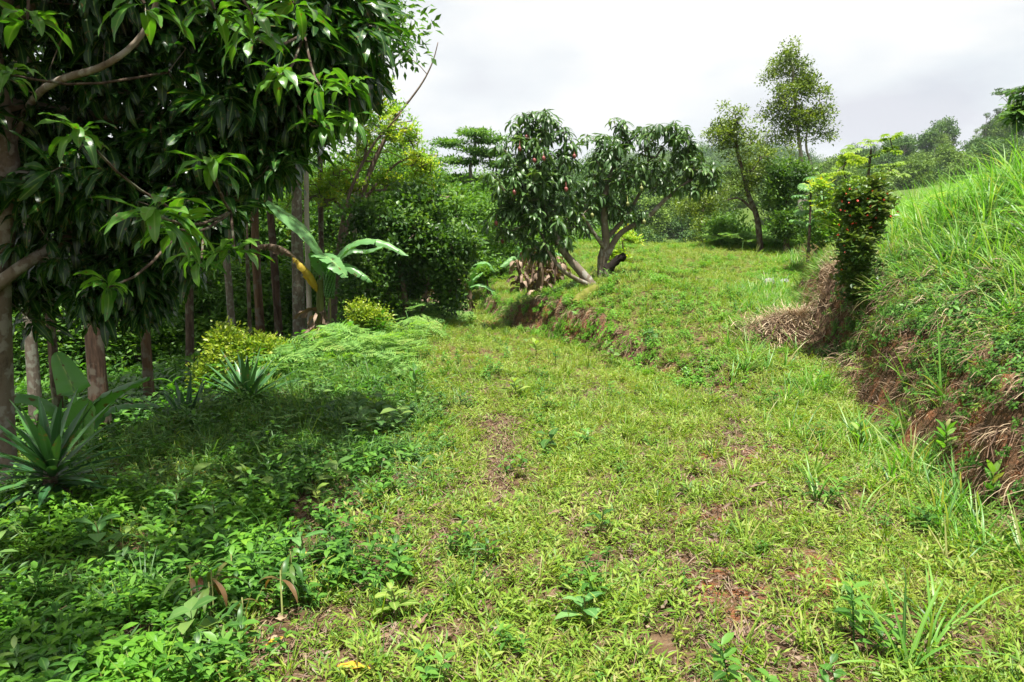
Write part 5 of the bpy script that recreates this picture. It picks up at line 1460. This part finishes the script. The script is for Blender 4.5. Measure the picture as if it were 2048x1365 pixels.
sF = sample(1900, 7.5, 16, fernmask, xlim=(-.35, .0))
mk('ferns', 'light green bracken fern bed on the left verge of the track', 'fern', fern_c, 4, sF, .5, 1.3, tilt=.3, follow=.2)
sF2 = sample(2600, 7.2, 16, lambda x, y: fernmask(x - .15, y) * .6, xlim=(-.35, .0))
mk('verge_grass', 'upright green grass growing up through the ferns', 'grass', mid_c, 4, sF2, .5, 1.2)
sG = cat_(sample(2600, 5.5, 22, lambda x, y: sstep(1.3, 2.2, rbk(x, y)) * .5, xlim=(.25, .95)), sample(5000, 18, 24, lambda x, y: sstep(19.0, 20.5, y) * (x < rb_x(y) + 1) * (x > 5.6) * .35, xlim=(.1, .5)))
mk('bracken', 'feathery bracken on top of the right bank and along the crest', 'fern', fern_c, 4, sG, .7, 1.4, tilt=.1, follow=.1)

# dead leaves on the ground
def dead_leaf(L, W):
    B = Buf(); blade(B, (-L / 2, 0, .012), 0, random.uniform(-.1, .4), L, W, 5, random.uniform(-1.6, 2.2), random.uniform(.1, .9), .006, random.random(), 'leaf', .05, random.uniform(-1, 1), random.random() * 6); return B


def stick(L):
    B = Buf(); tube(B, spline([(-L / 2, 0, .01), (0, random.uniform(-.1, .1) * L, .02), (L / 2, 0, .012)], 5), [.003, .0035, .003, .0025, .002], 4, random.random()); return B


def hang(n, L):
    B = Buf()
    for i in range(n):
        a = random.uniform(-.7, .7)
        blade(B, (random.uniform(-.08, .08), random.uniform(-.02, .02), random.uniform(-.05, .05)), a, random.uniform(-.6, .9), L * random.uniform(.4, 1.1), random.uniform(.0025, .0055), 4, random.uniform(.3, 2.6), .1, 0, random.random(), 'strip')
    return B


lit_c = tcol('dead_leaf', [dead_leaf(random.uniform(.07, .13), random.uniform(.016, .034)) for _ in range(8)] + [stick(.14), stick(.2)] + [dead_leaf(.045, .014) for _ in range(4)], M['litter'])
sL = cat_(sample(70000, 1.9, 8.5, lambda x, y: np.clip(.25 + .9 * clear(x, y) + .2 * shade(x, y), 0, 1)), sample(34000, 8.5, 18, lambda x, y: .12 + .85 * clear(x, y)))
P, rot = place(*sL, tilt=.3, follow=1.0); rot[:, 2] += 0
x, y = sL; n = len(x); rot2 = np.stack([rng.normal(0, .3, n), rng.normal(0, .3, n), rng.random(n) * 6.3], 1)
scatter('leaf_litter', 'curled brown and tan dead leaves strewn over the bare ground', 'leaf litter', lit_c, 14, P, rot2, .22 + .55 * rng.random(n) ** 2.0)


crumb_c = tcol('crumb', [dead_leaf(random.uniform(.03, .05), random.uniform(.008, .016)) for _ in range(6)] + [stick(.07), stick(.10), stick(.05)] + [hang(7, .09) for _ in range(3)], M['litter'])
sK = cat_(sample(120000, 1.9, 9, lambda x, y: np.clip(1.1 * clear(x, y), 0, 1)), sample(40000, 9, 18, lambda x, y: np.clip(1.2 * clear(x, y), 0, 1)))
P, _r = place(*sK); n = len(P)
scatter('litter_crumbs', 'fine broken bits of leaf, straw and twig on the worn track', 'leaf litter', crumb_c, 12, P, np.stack([rng.normal(0, .25, n), rng.normal(0, .25, n), rng.random(n) * 6.3], 1), .4 + .7 * rng.random(n))

# straw hanging on the banks
straw_c = tcol('hanging_straw', [hang(13, .22) for _ in range(5)], M['straw'])
def aim(xy, tilt=.25):
    x, y = xy; gx, gy = slope(x, y, .15); az = np.arctan2(-gy, -gx); n = len(x)
    return np.stack([x, y, hgt(x, y) + .01], 1), np.stack([rng.normal(0, tilt, n), rng.normal(0, tilt, n), az + rng.normal(0, .35, n)], 1)


sS = cat_(sample(30000, 2.6, 13, lambda x, y: sstep(.02, .12, rbk(x, y)) * (1 - sstep(.8, 1.5, rbk(x, y))) * (.2 + .45 * sstep(.42, .58, fbm(x * 1.7, y * 1.7, 13))), xlim=(.1, .95)), sample(26000, 7.5, 19, lambda x, y: isbank(x, y) * (x < rb_x(y) - .5) * .6, xlim=(-.3, .45)))
P, rot = aim(sS)
scatter('dry_straw', 'dry brown straw and roots hanging down the cut faces of the banks', 'dry grass', straw_c, 5, P, rot, .5 + .8 * rng.random(len(P)))

# valley ground cover just beyond the crest
sV = sample(900, 24, 46, lambda x, y: (x > .5) * .8, xlim=(-.2, .7))
mk('valley_scrub', 'leafy scrub on the slope falling beyond the crest', 'scrub', big_c, 4, sV, .9, 2.0)

# ------------------------------------------------------------------ air
m, t, N, L = nt('thin_haze')
pv = N.new('ShaderNodeVolumePrincipled'); pv.inputs['Color'].default_value = (.80, .88, .96, 1); pv.inputs['Density'].default_value = .00022; pv.inputs['Anisotropy'].default_value = .2
o_ = N.new('ShaderNodeOutputMaterial'); L.new(pv.outputs[0], o_.inputs['Volume'])
HAZE = True
if HAZE:
    x0, x1, y0, y1, z0, z1 = -720, 720, -50, 720, -30, 90
    me = bpy.data.meshes.new('haze')
    me.from_pydata([(x0, y0, z0), (x1, y0, z0), (x1, y1, z0), (x0, y1, z0), (x0, y0, z1), (x1, y0, z1), (x1, y1, z1), (x0, y1, z1)], [], [(3, 2, 1, 0), (4, 5, 6, 7), (0, 1, 5, 4), (1, 2, 6, 5), (2, 3, 7, 6), (3, 0, 4, 7)])
    me.materials.append(m); o = bpy.data.objects.new('haze', me); COL.objects.link(o); props(o, 'thin pale haze over the valley', 'haze', kind='stuff')

# ------------------------------------------------------------------ sky, sun, camera
EL, AZ = 76.0, 172.0         # sun height; compass bearing seen from above (0 = ahead, 90 = right)
w = bpy.data.worlds.new('World'); sc.world = w; w.use_nodes = True
N, L = w.node_tree.nodes, w.node_tree.links; N.clear()
sky = N.new('ShaderNodeTexSky'); sky.sky_type = 'NISHITA'; sky.sun_disc = False; sky.sun_elevation = R(EL); sky.sun_rotation = R(AZ); sky.air_density = 1.2; sky.dust_density = 2
tc = N.new('ShaderNodeTexCoord'); mp = N.new('ShaderNodeMapping'); mp.inputs['Scale'].default_value = (1, 1, 2.6); L.new(tc.outputs['Generated'], mp.inputs[0])
n1 = N.new('ShaderNodeTexNoise'); n1.inputs['Scale'].default_value = 2.6; n1.inputs['Detail'].default_value = 8; n1.inputs['Roughness'].default_value = .55; L.new(mp.outputs[0], n1.inputs[0])
n2 = N.new('ShaderNodeTexNoise'); n2.inputs['Scale'].default_value = 2.4; n2.inputs['Detail'].default_value = 6
mp2 = N.new('ShaderNodeMapping'); mp2.inputs['Location'].default_value = (3.1, .7, 1.3); mp2.inputs['Scale'].default_value = (1, 1, 2.2); L.new(tc.outputs['Generated'], mp2.inputs[0]); L.new(mp2.outputs[0], n2.inputs[0])
cc = ramp(N, [(.36, (5.7, 5.8, 6.3)), (.45, (6.7, 6.95, 7.2)), (.50, (7.4, 7.5, 7.5)), (.58, (7.9, 7.9, 7.85))]); L.new(n2.outputs['Fac'], cc.inputs[0])
cf = ramp(N, [(.30, (.80, .80, .80)), (.44, (1, 1, 1))]); L.new(n1.outputs['Fac'], cf.inputs[0])
mx = N.new('ShaderNodeMix'); mx.data_type = 'RGBA'; mx.clamp_result = False; L.new(cf.outputs[0], mx.inputs[0]); L.new(sky.outputs[0], mx.inputs[6]); L.new(cc.outputs[0], mx.inputs[7])
bg = N.new('ShaderNodeBackground'); bg.inputs['Strength'].default_value = .050; L.new(mx.outputs[2], bg.inputs[0])
wo = N.new('ShaderNodeOutputWorld'); L.new(bg.outputs[0], wo.inputs[0])

sd = bpy.data.lights.new('sun', 'SUN'); sd.energy = 5.0; sd.angle = R(.9); sd.color = (1, .96, .88)
so = bpy.data.objects.new('sun', sd); COL.objects.link(so)
az = R(AZ); dv = Vector((math.sin(az) * math.cos(R(EL)), math.cos(az) * math.cos(R(EL)), math.sin(R(EL))))
so.rotation_euler = dv.to_track_quat('Z', 'Y').to_euler()

cd = bpy.data.cameras.new('camera'); cd.sensor_width = 36; cd.lens = 36 * F / 2048; cd.clip_start = .05; cd.clip_end = 3000
co = bpy.data.objects.new('camera', cd); COL.objects.link(co); co.location = CAM; co.rotation_euler = (PI / 2 - PITCH, 0, 0)
sc.camera = co
sc.view_settings.view_transform = 'Standard'; sc.view_settings.look = 'None'; sc.view_settings.exposure = 1.4; sc.view_settings.gamma = 1
c = sc.cycles
c.max_bounces = 7; c.diffuse_bounces = 3; c.glossy_bounces = 2; c.transmission_bounces = 4; c.transparent_max_bounces = 4; c.volume_bounces = 0
c.sample_clamp_indirect = 6; c.use_denoising = True; c.caustics_reflective = False; c.caustics_refractive = False
